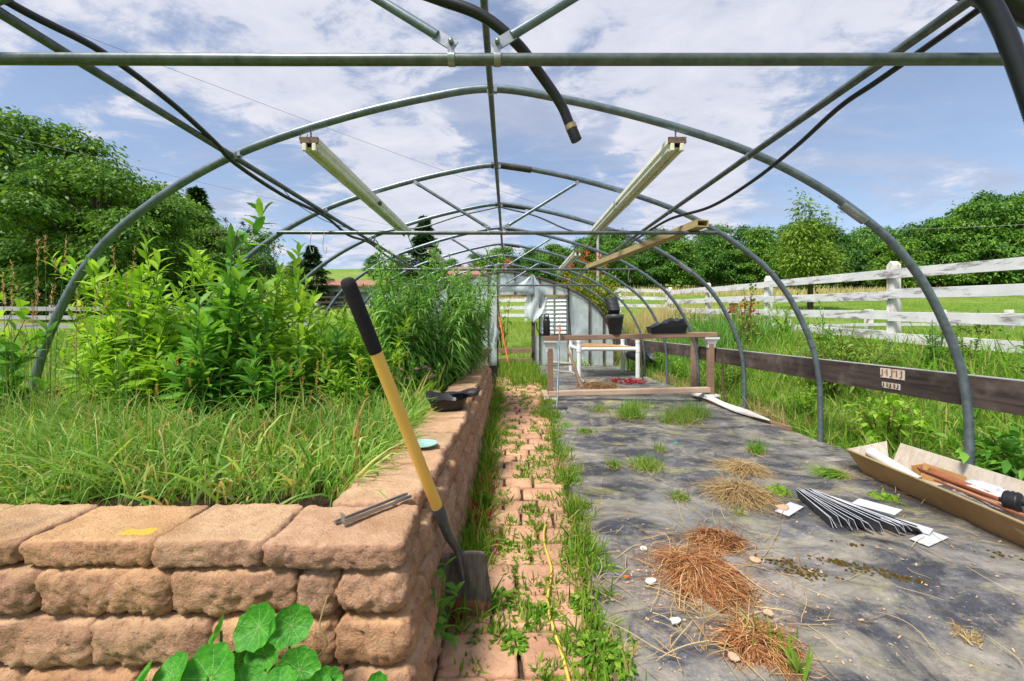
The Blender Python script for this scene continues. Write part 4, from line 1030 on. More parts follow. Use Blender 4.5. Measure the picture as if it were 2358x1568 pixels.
# white pipe table
tb = thing('pipe_table', 'white plastic pipe table with brown board top', 'table', (2.1, 9.1, 0))
TX0, TX1, TY0, TY1 = 1.50, 2.74, 8.62, 9.75
for x in (TX0, TX1):
    for y in (TY0, TY1):
        lg = MB().tube([(x, y, 0.0), (x, y, 0.78)], 0.048, 14).build('leg', M['pvc'], tb)
        c = MB(); c.tube([(x, y, 0.56), (x, y, 0.66)], 0.056, 14); c.tube([(x, y, 0.755), (x, y, 0.80)], 0.055, 14); c.build('fitting', M['pvc'], lg)
for a, b in (((TX0, TY0), (TX1, TY0)), ((TX0, TY1), (TX1, TY1)), ((TX0, TY0), (TX0, TY1)), ((TX1, TY0), (TX1, TY1))):
    MB().tube([(a[0], a[1], 0.615), (b[0], b[1], 0.615)], 0.040, 12).build('side_pipe', M['pvc'], tb)
V = []
for j in range(9):
    for i in range(15):
        u, v_ = i / 14, j / 8
        V.append((TX0 + 0.07 + (TX1 - TX0 - 0.14) * u, TY0 + 0.03 + (TY1 - TY0 - 0.06) * v_, 0.662 + 0.03 * math.sin(u * 3.4) * (0.4 + v_) + 0.012 * math.sin(v_ * 6)))
q = np.arange(14)[None, :] + (np.arange(8) * 15)[:, None]
o = link_mesh('table_top', np_mesh('table_top', V, np.stack([q, q + 1, q + 16, q + 15], -1).reshape(-1, 4)), M['cardboard'], tb); s_ = o.modifiers.new('thick', 'SOLIDIFY'); s_.thickness = 0.015

# broom
bh = G(1283, 950); bh = Vector((0.615, 5.12, 0.0)); btop = Vector((0.745, 5.885, 1.09))
br = thing('push_broom', 'grey push broom leaning on the brown rail', 'broom', bh)
st_ = bh + Vector((0, 0.02, 0.085)); dv = (btop - st_)
MB().tube([st_, st_ + dv * 0.93], 0.0115, 10).build('handle', M['galv'], br)
MB().tube([st_ + dv * 0.92, st_ + dv * 0.94, st_ + dv], [0.0115, 0.020, 0.014], 10).build('tip', M['orange'], br)
c = MB(); c.box(bh + Vector((0, 0, 0.082)), (0.26, 0.06, 0.032)); c.build('head', M['slatedge'], br, bevel=0.008)
N = 700; P = np.column_stack([rng.uniform(-0.12, 0.12, N), rng.uniform(-0.024, 0.024, N), np.full(N, 0.07)]) + np.array(bh)
D = np.column_stack([(P[:, 0] - bh.x) * 0.9 + rng.normal(0, 0.06, N), (P[:, 1] - bh.y) * 1.5 - 0.12, np.full(N, -1.0)])
Vb, Fb = leafset(P, D, 0.072, 0.003, 0.0, 'blade'); link_mesh('bristles', np_mesh('bristles', Vb, Fb), M['slat'], br)

# orange tool by the door
ot = thing('garden_hoe', 'orange handled hoe leaning on the door post', 'hoe', (0.03, 10.6, 0))
a = Vector((0.03, 10.62, 0.03)); b = Vector((-0.255, 11.26, 1.36))
MB().tube([a, b], 0.018, 10).build('handle', M['orange'], ot)
MB().box((0.10, 10.60, 0.02), (0.34, 0.05, 0.028), Matrix.Rotation(0.12, 3, 'Z')).build('head', M['terra'], ot)

# red pods on the cloth, husks and driftwood beside the table
g0 = G(1443, 882)
mb = MB()
for k in range(70):
    u, w = random.uniform(-1, 1), random.uniform(-1, 1)
    if u * u + w * w > 1: continue
    cx, cy = g0.x + 0.36 * u, g0.y + 0.36 * w; a = random.uniform(0, 6.28); L = random.uniform(0.03, 0.06)
    z = 0.03 + 0.04 * random.random() * (1 - u * u - w * w)
    mb.tube([(cx, cy, z), (cx + L * math.cos(a), cy + L * math.sin(a), z + 0.01), (cx + 1.7 * L * math.cos(a + 0.4), cy + 1.7 * L * math.sin(a + 0.4), z)], [0.012, 0.014, 0.002], 6)
o = mb.build('red_pepper_heap', M['red']); tag(o, 'heap of dried red peppers on the ground cloth', 'peppers', kind='stuff')

def fibre_heap(name, label, c, rx, ry, h, n, L, mat, kind=None, cat='dry roots', core='thatch', droop=0.5, flow=(0, 0)):
    t = thing(name, label, cat, (c[0], c[1], 0))
    lump('matted_core', (c[0], c[1], 0.01), (rx * 0.8, ry * 0.8, h * 0.75), c[0] * 5, M[core], None, None, 0.35, 16, flat=0.1)
    adopt(bpy.context.scene.objects[-1] if False else COL.objects[-1], t)
    a = rng.uniform(0, 2 * np.pi, n); r = np.sqrt(rng.uniform(0, 1, n))
    P = np.column_stack([c[0] + rx * 0.8 * r * np.cos(a), c[1] + ry * 0.8 * r * np.sin(a), 0.02 + h * (1 - r ** 2) * rng.uniform(0.6, 1.1, n)])
    D = np.column_stack([np.cos(a) * r + flow[0] + rng.normal(0, 0.6, n), np.sin(a) * r + flow[1] + rng.normal(0, 0.6, n), rng.uniform(-0.2, 0.3, n)])
    LL = L * rng.uniform(0.5, 1.3, n)
    V, Fq = leafset(P, D, LL, rng.uniform(0.0016, 0.0036, n), droop * 0.7, 'fibre', twist=0.6, wig=0.22)
    V[:, 2] = np.maximum(V[:, 2], 0.022)
    link_mesh('fibres', np_mesh('fibres', V, Fq), mat, t); return t
c0 = G(1605, 1330)
fibre_heap('root_clump', 'big rusty brown root clump with long combed fibres in front', (c0.x, c0.y), 0.15, 0.19, 0.05, 1700, 0.135, M['dryroot'], flow=(0.3, -0.9))
c1 = G(1650, 1255); fibre_heap('root_clump', 'flat reddish root mat behind the big root clump', (c1.x, c1.y), 0.15, 0.11, 0.045, 600, 0.07, M['dryroot'])
c2 = G(1745, 1500); fibre_heap('root_clump', 'dark root clump with green shoots at the front edge', (c2.x, c2.y), 0.11, 0.10, 0.04, 650, 0.085, M['dryroot'], flow=(0.1, -0.3))
c3 = G(1705, 1145); fibre_heap('straw_heap', 'pale dry straw tuft left of the slat pile', (c3.x, c3.y), 0.16, 0.20, 0.06, 900, 0.17, M['straw'], cat='straw', flow=(0.1, -0.3))
c4 = G(1375, 893); fibre_heap('straw_heap', 'tangled brown husks beside the pipe table', (c4.x, c4.y), 0.42, 0.3, 0.10, 700, 0.22, M['straw'], cat='straw')
c5 = G(1710, 1085); fibre_heap('straw_heap', 'wispy straw tuft behind the pale straw', (c5.x, c5.y), 0.10, 0.13, 0.05, 450, 0.17, M['straw'], cat='straw')

dw = thing('driftwood', 'forked grey driftwood branch standing by the pipe table', 'branch', (1.26, 7.6, 0))
MB().tube(spline([(1.30, 7.15, 0.02), (1.25, 7.3, 0.18), (1.19, 7.5, 0.45), (1.12, 7.7, 0.66)], 5), [0.035, 0.034, 0.033, 0.033, 0.032, 0.032, 0.031, 0.03, 0.03, 0.03, 0.028, 0.027, 0.026, 0.025, 0.024, 0.02], 8).build('limb', M['stick'], dw)
MB().tube(spline([(0.80, 7.8, 0.30), (0.95, 7.7, 0.25), (1.2, 7.5, 0.24), (1.36, 7.3, 0.1)], 5), 0.022, 8).build('limb', M['palebark'], dw)
MB().tube([(0.75, 7.75, 0.42), (1.2, 7.6, 0.40)], 0.028, 8).build('limb', M['palebark'], dw)

# ------------------------------------------------------------------ trough and contents
tr = thing('wooden_trough', 'weathered flared wooden trough of junk beside the hoop feet', 'trough', (2.7, 2.2, 0))
def panel(name, quad, mat, th=0.014):
    a, b, c, d = [Vector(v) for v in quad]; n = (b - a).cross(d - a).normalized() * th
    vs = [a, b, c, d, a + n, b + n, c + n, d + n]
    return MB().add(vs, [(3, 2, 1, 0), (4, 5, 6, 7), (0, 1, 5, 4), (1, 2, 6, 5), (2, 3, 7, 6), (3, 0, 4, 7)]).build(name, mat, tr, bevel=0.002)
nb0, nb1 = Vector((2.645, 3.04, 0.012)), Vector((2.46, 1.10, 0.012)); nt0, nt1 = Vector((2.575, 3.11, 0.168)), Vector((2.385, 1.05, 0.150))
fb0, fb1 = Vector((2.82, 3.02, 0.012)), Vector((2.72, 1.10, 0.012)); ft0, ft1 = Vector((2.925, 3.03, 0.235)), Vector((2.86, 1.05, 0.235))
panel('near_side', (nb1, nb0, nt0, nt1), M['trough_out'])
panel('far_side', (fb0, fb1, ft1, ft0), M['trough_in'])
panel('end_board', (nb0 + Vector((0.014, 0, 0)), fb0, Vector((2.895, 3.13, 0.225)), nt0 + Vector((0.014, 0.01, 0.0))), M['trough_in'])
panel('floor_board', (nb0 + Vector((0.01, 0, 0)), nb1 + Vector((0.01, 0, 0)), fb1, fb0), M['trough_in'], 0.01)
MB().bar(nt0 + Vector((0.004, -0.01, 0.004)), nt1 + Vector((0.004, 0, 0.004)), 0.018, 0.006).build('top_edge', M['tanwood'], tr)
t_ = thing('plastic_roll', 'dirty white plastic tube at the far end of the trough', 'tube', (2.68, 2.95, 0.15))
MB().tube([(2.655, 3.00, 0.185), (2.73, 2.72, 0.075)], [0.038, 0.036], 18).build('roll', M['sheet'], t_)
cb_ = thing('cardboard_box', 'torn cardboard box in the trough', 'box', (2.8, 2.74, 0.03))
c = MB(); c.box((2.82, 2.80, 0.09), (0.16, 0.006, 0.14), Matrix.Rotation(0.3, 3, 'Z')); c.box((2.83, 2.66, 0.10), (0.006, 0.26, 0.15), Matrix.Rotation(0.15, 3, 'Y')); c.box((2.76, 2.66, 0.035), (0.14, 0.24, 0.006)); c.build('flaps', M['cardboard'], cb_)
V = []
for j in range(9):
    for i in range(7):
        u = -1 + i / 3; v_ = j / 8
        V.append((2.665 + 0.045 * u * (1 - 0.6 * v_) + 0.03 * v_, 2.62 - 0.42 * v_, 0.165 + 0.035 * u * u - 0.03 * v_))
q = np.arange(6)[None, :] + (np.arange(8) * 7)[:, None]
o = link_mesh('bark_shard', np_mesh('bark_shard', V, np.stack([q, q + 1, q + 8, q + 7], -1).reshape(-1, 4)), M['terra']); o.modifiers.new('t', 'SOLIDIFY').thickness = 0.006; tag(o, 'curled rusty brown shard in the trough', 'shard')
o = lump('mesh_sack', (2.75, 2.30, 0.03), (0.10, 0.30, 0.125), 4, M['mesh'], 'crumpled white mesh sack in the trough', 'sack', 0.35, 18, flat=0.3)
for k in range(4):
    o = MB().bar((2.615 + 0.024 * k, 2.50 - 0.04 * k, 0.165 - 0.006 * k), (2.53 + 0.026 * k, 1.55, 0.155 - 0.008 * k), 0.018, 0.008).build('wood_slat', M['terra'] if k % 2 == 0 else M['paleRail'])
    tag(o, ['brown lath nearest the trough rim', 'pale pink lath second from the trough rim', 'brown lath third from the trough rim', 'pale pink lath deepest in the trough'][k], 'lath', 'laths lying in the trough')
for k in range(2):  # two loose black wheels lying in the trough
    w = thing('ribbed_wheel', ['black ribbed wheel farther back in the trough', 'black ribbed wheel nearer the open end of the trough'][k], 'wheel', (2.625, 2.12 - 0.12 * k, 0.195), 'black wheels in the trough')
    cpt = Vector((2.625 - 0.01 * k, 2.12 - 0.12 * k, 0.195)); axd = Vector((0.35, -0.9, 0.1)).normalized()
    pts = [cpt + axd * s_ for s_ in np.linspace(-0.035, 0.035, 9)]
    MB().tube(pts, [0.030, 0.050, 0.054, 0.049, 0.055, 0.049, 0.054, 0.050, 0.028], 24).build('ribbed_drum', M['blackpl'], w)
    MB().tube([cpt - axd * 0.05, cpt + axd * 0.05], 0.012, 10).build('axle', M['hose'], w)

# ------------------------------------------------------------------ fallen slats
slat_me = None
base0 = Vector((1.80, 2.52, 0.0)); base1 = Vector((2.10, 2.16, 0.0)); nS = 26
def slat_obj(loc, rz, ry, rx, label):
    global slat_me
    if slat_me is None:
        r_ = thing('siding_slat', label, 'slat', loc, 'fallen grey slats')
        MB().box((0, 0, 0.0), (0.058, 0.40, 0.0016)).build('under_face', M['slatedge'], r_, world=False)
        MB().box((0, 0, 0.0022), (0.0584, 0.4006, 0.0028)).build('upper_face', M['slat'], r_, world=False)
        slat_me = r_
    else:
        r_ = slat_me.copy(); COL.objects.link(r_); r_['label'] = label
        for ch in list(slat_me.children):
            c_ = ch.copy(); COL.objects.link(c_); c_.parent = r_
        r_.location = loc
    r_.rotation_euler = (rx, ry, rz); return r_
piv0 = Vector((1.83, 2.56, 0)); piv1 = Vector((1.99, 2.50, 0))
for k in range(nS):
    t = k / (nS - 1); rz_ = R(-11 + 37 * t) + random.uniform(-0.10, 0.10)
    p = piv0.lerp(piv1, t) + Vector((math.sin(rz_), -math.cos(rz_), 0)) * (0.19 + random.uniform(-0.05, 0.05))
    slat_obj(p + Vector((0, 0, 0.044 + 0.018 * math.sin(math.pi * t) + random.uniform(-0.004, 0.004))), rz_, R(64 - 26 * t * t) + random.uniform(-0.3, 0.25), random.uniform(-0.03, 0.03), 'thin grey slat leaning edgewise in the fallen pile')
e = G(2040, 1215)
slat_obj(Vector((e.x, e.y + 0.06, 0.088)), R(20), R(-14), R(-6), 'pale slat lying face up on top of the pile').scale = (1.25, 0.52, 1.0)
e = G(2095, 1228); slat_obj(Vector((e.x, e.y + 0.03, 0.035)), R(32), R(-8), 0, 'pale slat sloping off the right side of the pile').scale = (1.25, 0.52, 1.0)
e = G(2140, 1250); slat_obj(Vector((e.x, e.y, 0.022)), R(-66), R(2), 0, 'bright flat slat lying crosswise at the pile foot').scale = (1.25, 0.52, 1.0)
e = G(1818, 1182); slat_obj(Vector((e.x, e.y, 0.024)), R(-55), R(2), 0, 'flat slat lying left of the pile among chips').scale = (1.25, 0.52, 1.0)

# ------------------------------------------------------------------ litter on the cloth
def chip(px, py, s, mat, label, cat, seed):
    p = G(px, py); n = 8
    pts = [(s * (0.7 + 0.5 * random.random()) * math.cos(2 * math.pi * k / n), s * 0.8 * (0.7 + 0.5 * random.random()) * math.sin(2 * math.pi * k / n)) for k in range(n)]
    a = random.uniform(-0.2, 0.2)
    o = MB().prism(pts, 0.006, (p.x, p.y, 0.03), (1, 0, a), (0, 1, 0.1)).build(cat.replace(' ', '_'), mat, bevel=0.001); tag(o, label, cat); return o
chip(1497, 1355, 0.024, M['chip'], 'white broken chip left of the big root clump', 'chip', 1)
chip(1555, 1450, 0.020, M['chip'], 'squarish pale chip in front of the big root clump', 'chip', 2)
chip(1482, 1278, 0.018, M['chip'], 'white chip behind the left end of the roots', 'chip', 3)
chip(1665, 1268, 0.030, M['tanchip'], 'tan bark flake lying on the root mat', 'bark flake', 4)
chip(1800, 1180, 0.040, M['tanchip'], 'tan dead leaf between straw tuft and slat pile', 'dead leaf', 5)
chip(1770, 1430, 0.020, M['tanchip'], 'tan bark flake right of the big root clump', 'bark flake', 6)
chip(1688, 1535, 0.020, M['tanchip'], 'pale bark flake near the front edge', 'bark flake', 7)
chip(1740, 1305, 0.026, M['tanchip'], 'large tan flake right of the root mat', 'bark flake', 8)
chip(1443, 1345, 0.010, M['orange'], 'little orange pot shard on the ground cloth', 'pot shard', 9)
chip(2165, 1010, 0.02, M['chip'], 'white chip at the foot of the second hoop', 'chip', 10) if False else None
for k, (px, py, lab) in enumerate(((1515, 1043, 'green plastic bottle cap nearer the grass tuft'), (1557, 1027, 'green plastic bottle cap farther from the grass tuft'))):
    p = G(px, py); o = MB().lathe([(0, 0.012), (0.022, 0.012), (0.024, 0.0), (0.027, 0.0), (0.026, 0.014), (0.02, 0.017), (0, 0.017)], (p.x, p.y, 0.02), 18).build('bottle_cap', M['green']); tag(o, lab, 'bottle cap')
p = G(1895, 1098); o = lump('pebble', (p.x, p.y, 0.015), (0.017, 0.015, 0.014), 2, M['tanchip'], 'round tan pebble near the trough corner', 'pebble', 0.12, 10)
mm = MB()
for (px, py, sx, n) in ((1925, 1302, 34, 90), (2010, 1330, 60, 60), (1850, 1335, 42, 60), (1830, 1318, 60, 60), (1790, 1300, 40, 30), (2060, 1335, 40, 40), (2110, 1345, 30, 16), (1960, 1262, 24, 18), (2310, 1290, 40, 20)):
    pc = G(px, py); ang = random.uniform(0, 3)
    for k in range(n):
        u, w = random.gauss(0, sx * 0.0011), random.gauss(0, sx * 0.00045)
        p = Vector((pc.x + u * math.cos(ang * .2) - w * .3, pc.y + w - u * .35, 0)); s = random.uniform(0.002, 0.009); z = tarp_z(p.x, p.y)
        V = []
        for j in range(2):
            for i in range(6):
                a = 2 * math.pi * i / 6; rr = s * (1.0, 0.55)[j] * random.uniform(0.6, 1.4)
                V.append((p.x + rr * math.cos(a), p.y + rr * math.sin(a), z + (-0.001, s * 0.7)[j]))
        mm.add(V, [(i, (i + 1) % 6, 6 + (i + 1) % 6, 6 + i) for i in range(6)] + [tuple(range(6, 12))], False)
o = mm.build('moss_crumbs', M['moss']); tag(o, 'brown moss crumbs scattered on the ground cloth', 'moss', kind='stuff')
# fine litter: twigs, crumbs
mm = MB()
for k in range(260):
    px = random.uniform(1400, 2340); py = 870 + 690 * random.random() ** 0.8
    p = G(px, py)
    if p.x > 2.9 or p.x < tarp_left(p.y) + 0.05: continue
    if random.random() < 0.5: p.x, p.y = c0.x + random.gauss(0.05, 0.28), c0.y + random.gauss(0, 0.28)
    if p.x < tarp_left(p.y) + 0.03: continue
    a = random.uniform(0, 6.28); L = random.uniform(0.004, 0.018); z = tarp_z(p.x, p.y) + 0.003
    mm.bar((p.x, p.y, z), (p.x + L * math.cos(a), p.y + L * math.sin(a), z + 0.003), random.uniform(0.003, 0.009), 0.003)
o = mm.build('litter', M['tanchip']); tag(o, 'tan bark crumbs strewn over the ground cloth', 'litter', kind='stuff')
N = 330; P = np.zeros((N, 3)); 
for k in range(N):
    if k < 200: p = G(random.gauss(1640, 130), random.uniform(1190, 1540))
    else: p = G(random.uniform(1330, 2300), random.uniform(920, 1500))
    P[k] = (min(2.85, max(p.x, tarp_left(p.y) + 0.05)), p.y, 0.032)
a = rng.uniform(0, 2 * np.pi, N); D = np.column_stack([np.cos(a), np.sin(a), rng.uniform(0, 0.08, N)])
V, Fq = leafset(P, D, rng.uniform(0.06, 0.28, N), rng.uniform(0.002, 0.004, N), 0.05, 'fibre', twist=0.4, wig=0.10); V[:, 2] = np.maximum(V[:, 2], 0.024)
o = link_mesh('dry_stalks', np_mesh('dry_stalks', V, Fq), M['straw']); tag(o, 'loose dry stalks scattered across the ground cloth', 'dry stalks', kind='stuff')

V = []
for k in range(31):
    y = 0.9 + 1.7 * k / 30; xx = tarp_left(y) - 0.004
    V += [(xx - .006, y, -.02), (xx - .006, y, .034), (xx + .006, y, .036), (xx + .006, y, -.02)]
fs = [(k * 4 + j, k * 4 + j + 1, k * 4 + j + 5, k * 4 + j + 4) for k in range(30) for j in range(3)]
o = MB().add(V, fs).build('edging_strip', M['darkstem']); tag(o, 'rusty brown edging strip between pavers and ground cloth', 'edging')
# white sheeting and base timber along the right feet
V = []
pts = [(2.55, 6.1, 0.16), (2.70, 5.6, 0.16), (2.86, 5.2, 0.05), (2.95, 4.7, 0.02)]
for k in range(13):
    t = k / 12; y = 6.25 - 1.75 * t; w = 0.20 * (1 - t) + 0.03
    for i in range(5):
        u = i / 4; V.append((2.78 + 0.10 * t + u * w, y, 0.05 + 0.09 * math.sin(math.pi * u) * (1 - t) + 0.02 * math.sin(7 * t + 3 * u)))
q = np.arange(4)[None, :] + (np.arange(12) * 5)[:, None]
o = link_mesh('plastic_sheet', np_mesh('plastic_sheet', V, np.stack([q, q + 1, q + 6, q + 5], -1).reshape(-1, 4)), M['sheet']); o.modifiers.new('t', 'SOLIDIFY').thickness = 0.004; tag(o, 'folded strip of white sheeting along the cloth edge', 'sheeting')
o = MB().bar((2.84, 6.0, 0.022), (2.97, 4.3, 0.022), 0.05, 0.05).build('edge_timber', M['darkedge']); tag(o, 'narrow timber batten at the edge of the ground cloth', 'batten')
for k, (px, d, lab) in enumerate(((1668, 5.6, 'thin dark stake standing behind the base board'), (1480, 7.2, 'thin dark stake near the far hoop feet'))):
    b_ = Q(px, 930 if k == 0 else 860, d); t_ = Q(px - 6, 820 if k == 0 else 775, d)
    o = MB().tube([b_ - Vector((0, 0, 0.1)), t_], 0.014, 6).build('stake', M['darkstem']); tag(o, lab, 'stake')

# ------------------------------------------------------------------ fences
def fence_r():
    X0 = 5.12; f = thing('board_fence', 'flaking white four board fence climbing beside the hoop house', 'fence', (X0, 5.4, 0.7))
    ys = [-1.9, 0.55, 3.0, 5.42, 8.03, 10.45, 12.9]
    zt = lambda y: 1.585 + 0.048 * y
    for i, y in enumerate(ys):
        z0 = float(tz(X0, y)) - 0.15; z1 = zt(y) + 0.07; w = 0.050
        c = MB(); c.box((X0, y, (z0 + z1) / 2), (2 * w, 2 * w, z1 - z0))
        c.add([(X0 - w, y - w, z1), (X0 + w, y - w, z1), (X0 + w, y + w, z1), (X0 - w, y + w, z1), (X0 - w, y, z1 + 0.05), (X0 + w, y, z1 + 0.05)],
              [(0, 1, 5, 4), (2, 3, 4, 5), (1, 2, 5), (3, 0, 4)])
        c.build('post', M['post'], f)
    for k in range(4):
        for i in range(len(ys) - 1):
            a, b = ys[i], ys[i + 1]
            dz = -0.055 - 0.272 * k + 0.012 * math.sin(i * 3 + k * 2)
            MB().bar((X0 - 0.075, a + 0.004, zt(a) + dz), (X0 - 0.075, b - 0.004, zt(b) + dz + 0.01 * math.sin(i + k)), 0.026, 0.122).build('rail', M['fence'], f, bevel=0.003)
fence_r()
def fence_x(name, label, x0, x1, y0, y1, n, mats, hz=1.15, rails=3, rh=0.13, sp=0.30):
    f = thing(name, label, 'fence', ((x0 + x1) / 2, (y0 + y1) / 2, float(tz((x0 + x1) / 2, y0))))
    pts = [(x0 + (x1 - x0) * i / n, y0 + (y1 - y0) * i / n) for i in range(n + 1)]
    for (x, y) in pts:
        z = float(tz(x, y)); MB().box((x, y, z + hz / 2), (0.13, 0.13, hz)).build('post', M[mats[0]], f, bevel=0.01)
    for k in range(rails):
        for (a, b) in zip(pts[:-1], pts[1:]):
            za, zb = float(tz(*a)), float(tz(*b)); z = hz - 0.12 - sp * k
            MB().bar((a[0], a[1] - 0.085, za + z), (b[0], b[1] - 0.085, zb + z), 0.03, rh).build('rail', M[mats[1]], f)
fence_x('board_fence', 'white board fence seen through the end door', -6.5, 8.4, 21.7, 21.7, 6, ('post', 'fence'), 1.3, 3, 0.17, 0.40)
fence_x('board_fence', 'weathered grey board fence beyond the bed under the trees', -19.5, -6.2, 12.4, 13.2, 5, ('greyfence', 'greyfence'), 0.95, 3, 0.13, 0.27)
fence_x('board_fence', 'low distant white fence across the meadow on the right', 6.5, 13.5, 9.5, 11.0, 3, ('post', 'fence'), 0.55, 2, 0.07, 0.25)
fence_x('board_fence', 'old dark rail fence in shade under the big maples', -30, -10, 22, 25, 7, ('bark', 'bark'), 1.2, 3, 0.12, 0.32)

# ------------------------------------------------------------------ houses, pole, wires
def house_b(name, label, x0, x1, y0, y1, zb, ze, zr, wins=True):
    h = thing(name, label, 'house', ((x0 + x1) / 2, y0, zb))
    MB().box(((x0 + x1) / 2, (y0 + y1) / 2, (zb - 0.6 + ze) / 2), (x1 - x0, y1 - y0, ze - zb + 0.6)).build('wall', M['siding'], h)
    ym = (y0 + y1) / 2; e = 0.45
    vs = [(x0 - e, y0 - e, ze), (x1 + e, y0 - e, ze), (x1 + e, y1 + e, ze), (x0 - e, y1 + e, ze), (x0 - e, ym, zr), (x1 + e, ym, zr)]
    vs2 = [(a, b, c - 0.12) for a, b, c in vs[:4]]
    MB().add(vs + vs2, [(0, 1, 5, 4), (2, 3, 4, 5), (1, 2, 5), (3, 0, 4), (6, 7, 1, 0), (7, 8, 2, 1), (8, 9, 3, 2), (9, 6, 0, 3), (9, 8, 7, 6)]).build('roof', M['roof'], h)
    if wins:
        n = 3
        for k in range(n):
            x = x0 + (x1 - x0) * (k + 0.5) / n
            w = MB(); 
            w.box((x, y0 - 0.02, zb + (ze - zb) * 0.55), (1.35, 0.06, 1.25)); wo = w.build('window', M['whitepl'], h)
            MB().box((x, y0 - 0.06, zb + (ze - zb) * 0.55), (1.15, 0.02, 1.05)).build('pane', M['winglass'], wo)
    return h
house_b('bungalow', 'white bungalow with brown shingle roof beyond the bed', -15.8, -11.0, 33, 40, 2.1, 4.35, 5.15)
house_b('farmhouse', 'brown roofed house showing above the end wall', -6.6, -3.0, 47, 55, 4.0, 7.0, 8.45)
pole = thing('utility_pole', 'grey utility pole with transformer beyond the strip light', 'utility pole', (9.9, 45, 3.7))
MB().tube([(9.9, 45, 2.5), (9.9, 45, 12.9)], [0.19, 0.13], 10).build('pole', M['greyfence'], pole)
MB().tube([(9.55, 44.9, 11.2), (9.55, 44.9, 12.3)], 0.28, 14).build('transformer', M['zinc'], pole)
MB().box((9.9, 45, 12.5), (1.6, 0.12, 0.14)).build('crossarm', M['greyfence'], pole)
def wire(label, a, b, sag, r, mat):
    a = Vector(a); b = Vector(b)
    o = MB().tube([a.lerp(b, t) - Vector((0, 0, sag * 4 * t * (1 - t))) for t in np.linspace(0, 1, 24)], r, 6).build('power_line', mat); tag(o, label, 'power line', 'overhead wires')
wire('upper overhead wire dropping across the clouds to the pole', Q(-300, -110, 16), (9.3, 45, 12.55), 0.35, 0.009, M['wire'])
wire('lower overhead wire crossing in front of the left trees', Q(-300, 235, 14), Q(1350, 600, 52), 0.6, 0.009, M['palewire'])
wire('overhead wire running right in front of the treeline', (10.5, 45, 12.55), Q(2500, 508, 40), 0.9, 0.015, M['palewire'])

# ------------------------------------------------------------------ trees
def crown_mesh(name, lobes, nclump, nleaf, clump_r, leaf, seed, flat=0.45, prof='diamond', wl=0.55, droop=0.35, shell=0.62):
    g = np.random.default_rng(seed)
    wts = np.array([l[3] ** 2 for l in lobes]); wts = wts / wts.sum()
    pick = g.choice(len(lobes), nclump, p=wts)
    Lb = np.array([(l[0], l[1], l[2]) for l in lobes])[pick]; Rr = np.array([(l[3], l[3], l[3] * (l[4] if len(l) > 4 else 0.8)) for l in lobes])[pick]
    d = norm(g.normal(0, 1, (nclump, 3))); d[:, 2] = np.where(g.random(nclump) < 0.3, np.abs(d[:, 2]), d[:, 2])
    rad = shell + (1 - shell) * g.random(nclump) ** 0.7 + g.normal(0, 0.07, nclump)
    C = Lb + d * Rr * rad[:, None]
    n = nclump * nleaf
    ci = np.repeat(np.arange(nclump), nleaf)
    off = g.normal(0, 1, (n, 3)) * clump_r * g.uniform(0.6, 1.3, nclump)[ci][:, None]; off[:, 2] *= flat
    outd = np.column_stack([d[:, 0], d[:, 1], np.zeros(nclump)])[ci]
    off[:, 2] -= 0.35 * (off * outd).sum(1)
    P = C[ci] + off
    D = outd * 0.8 + norm(off) * 0.7 + g.normal(0, 0.45, (n, 3)); D[:, 2] -= 0.25
    U = np.column_stack([outd[:, 0] * 0.5, outd[:, 1] * 0.5, np.ones(n)]) + g.normal(0, 0.5, (n, 3))
    L = leaf * g.uniform(0.6, 1.35, n)
    V, Fq = leafset(P, D, L, L * wl, droop, prof, U=U)
    return np_mesh(name, V, Fq, False)
def trunk_mb(h, r, lobes, seed, lean=0.0):
    rr = random.Random(seed); mb = MB()
    top = h
    mb.tube(spline([(0, 0, -0.4), (0.04 * h * lean, 0, h * 0.3), (rr.uniform(-.03, .03) * h, rr.uniform(-.03, .03) * h, h * 0.65), (0, 0, top)], 4), [r * (1.25 - 1.05 * k / 12) for k in range(13)], 9)
    for l in lobes:
        z0 = min(l[2] * 0.6, h * 0.75) * rr.uniform(0.55, 0.95)
        p1 = Vector((l[0] * 0.4, l[1] * 0.4, z0 + (l[2] - z0) * 0.45)); p2 = Vector((l[0], l[1], l[2] + 0.2 * l[3]))
        mb.tube(spline([(0, 0, z0), p1, p2], 4), [r * (0.5 - 0.42 * k / 8) for k in range(9)], 6)
    return mb
PROTO = {}
def tree(kind, label, x, y, s, rz, group=None, name='tree', build=None, sz=None):
    z = float(tz(x, y)) - 0.1
    if kind not in PROTO:
        r_ = thing(name, label, 'tree', (x, y, z), group)
        cm, cmat, tmb, tmat = build()
        link_mesh('crown', cm, cmat, r_, world=False); tmb.build('trunk', tmat, r_, world=False)
        PROTO[kind] = r_
    else:
        s0 = PROTO[kind]; r_ = s0.copy(); COL.objects.link(r_); r_.name = name; r_.location = (x, y, z)
        for ch in list(s0.children):
            c_ = ch.copy(); COL.objects.link(c_); c_.parent = r_
        tag(r_, label, 'tree', group)
        if group is None and 'group' in r_: del r_['group']
    r_.rotation_euler = (0, 0, rz); r_.scale = (s, s, sz or s); return r_
def lobes_rand(seed, n, R0, z0, z1, r0, r1, top=None):
    g = random.Random(seed); out = []
    for k in range(n):
        t = (k + 0.5) / n; z = z0 + (z1 - z0) * t
        rr = R0 * math.sin(math.pi * (0.18 + 0.72 * t)) ** 0.8; a = k * 2.4 + g.uniform(-.4, .4)
        k_ = g.uniform(0.75, 1.25); out.append((rr * k_ * math.cos(a), rr * k_ * math.sin(a), z + g.uniform(-.4, .4), (r0 + (r1 - r0) * t) * g.uniform(0.6, 1.25)))
    out.append((0, 0, z1, r1)); out.append((0, 0, (z0 + z1) / 2, r0 * 1.3)); return out
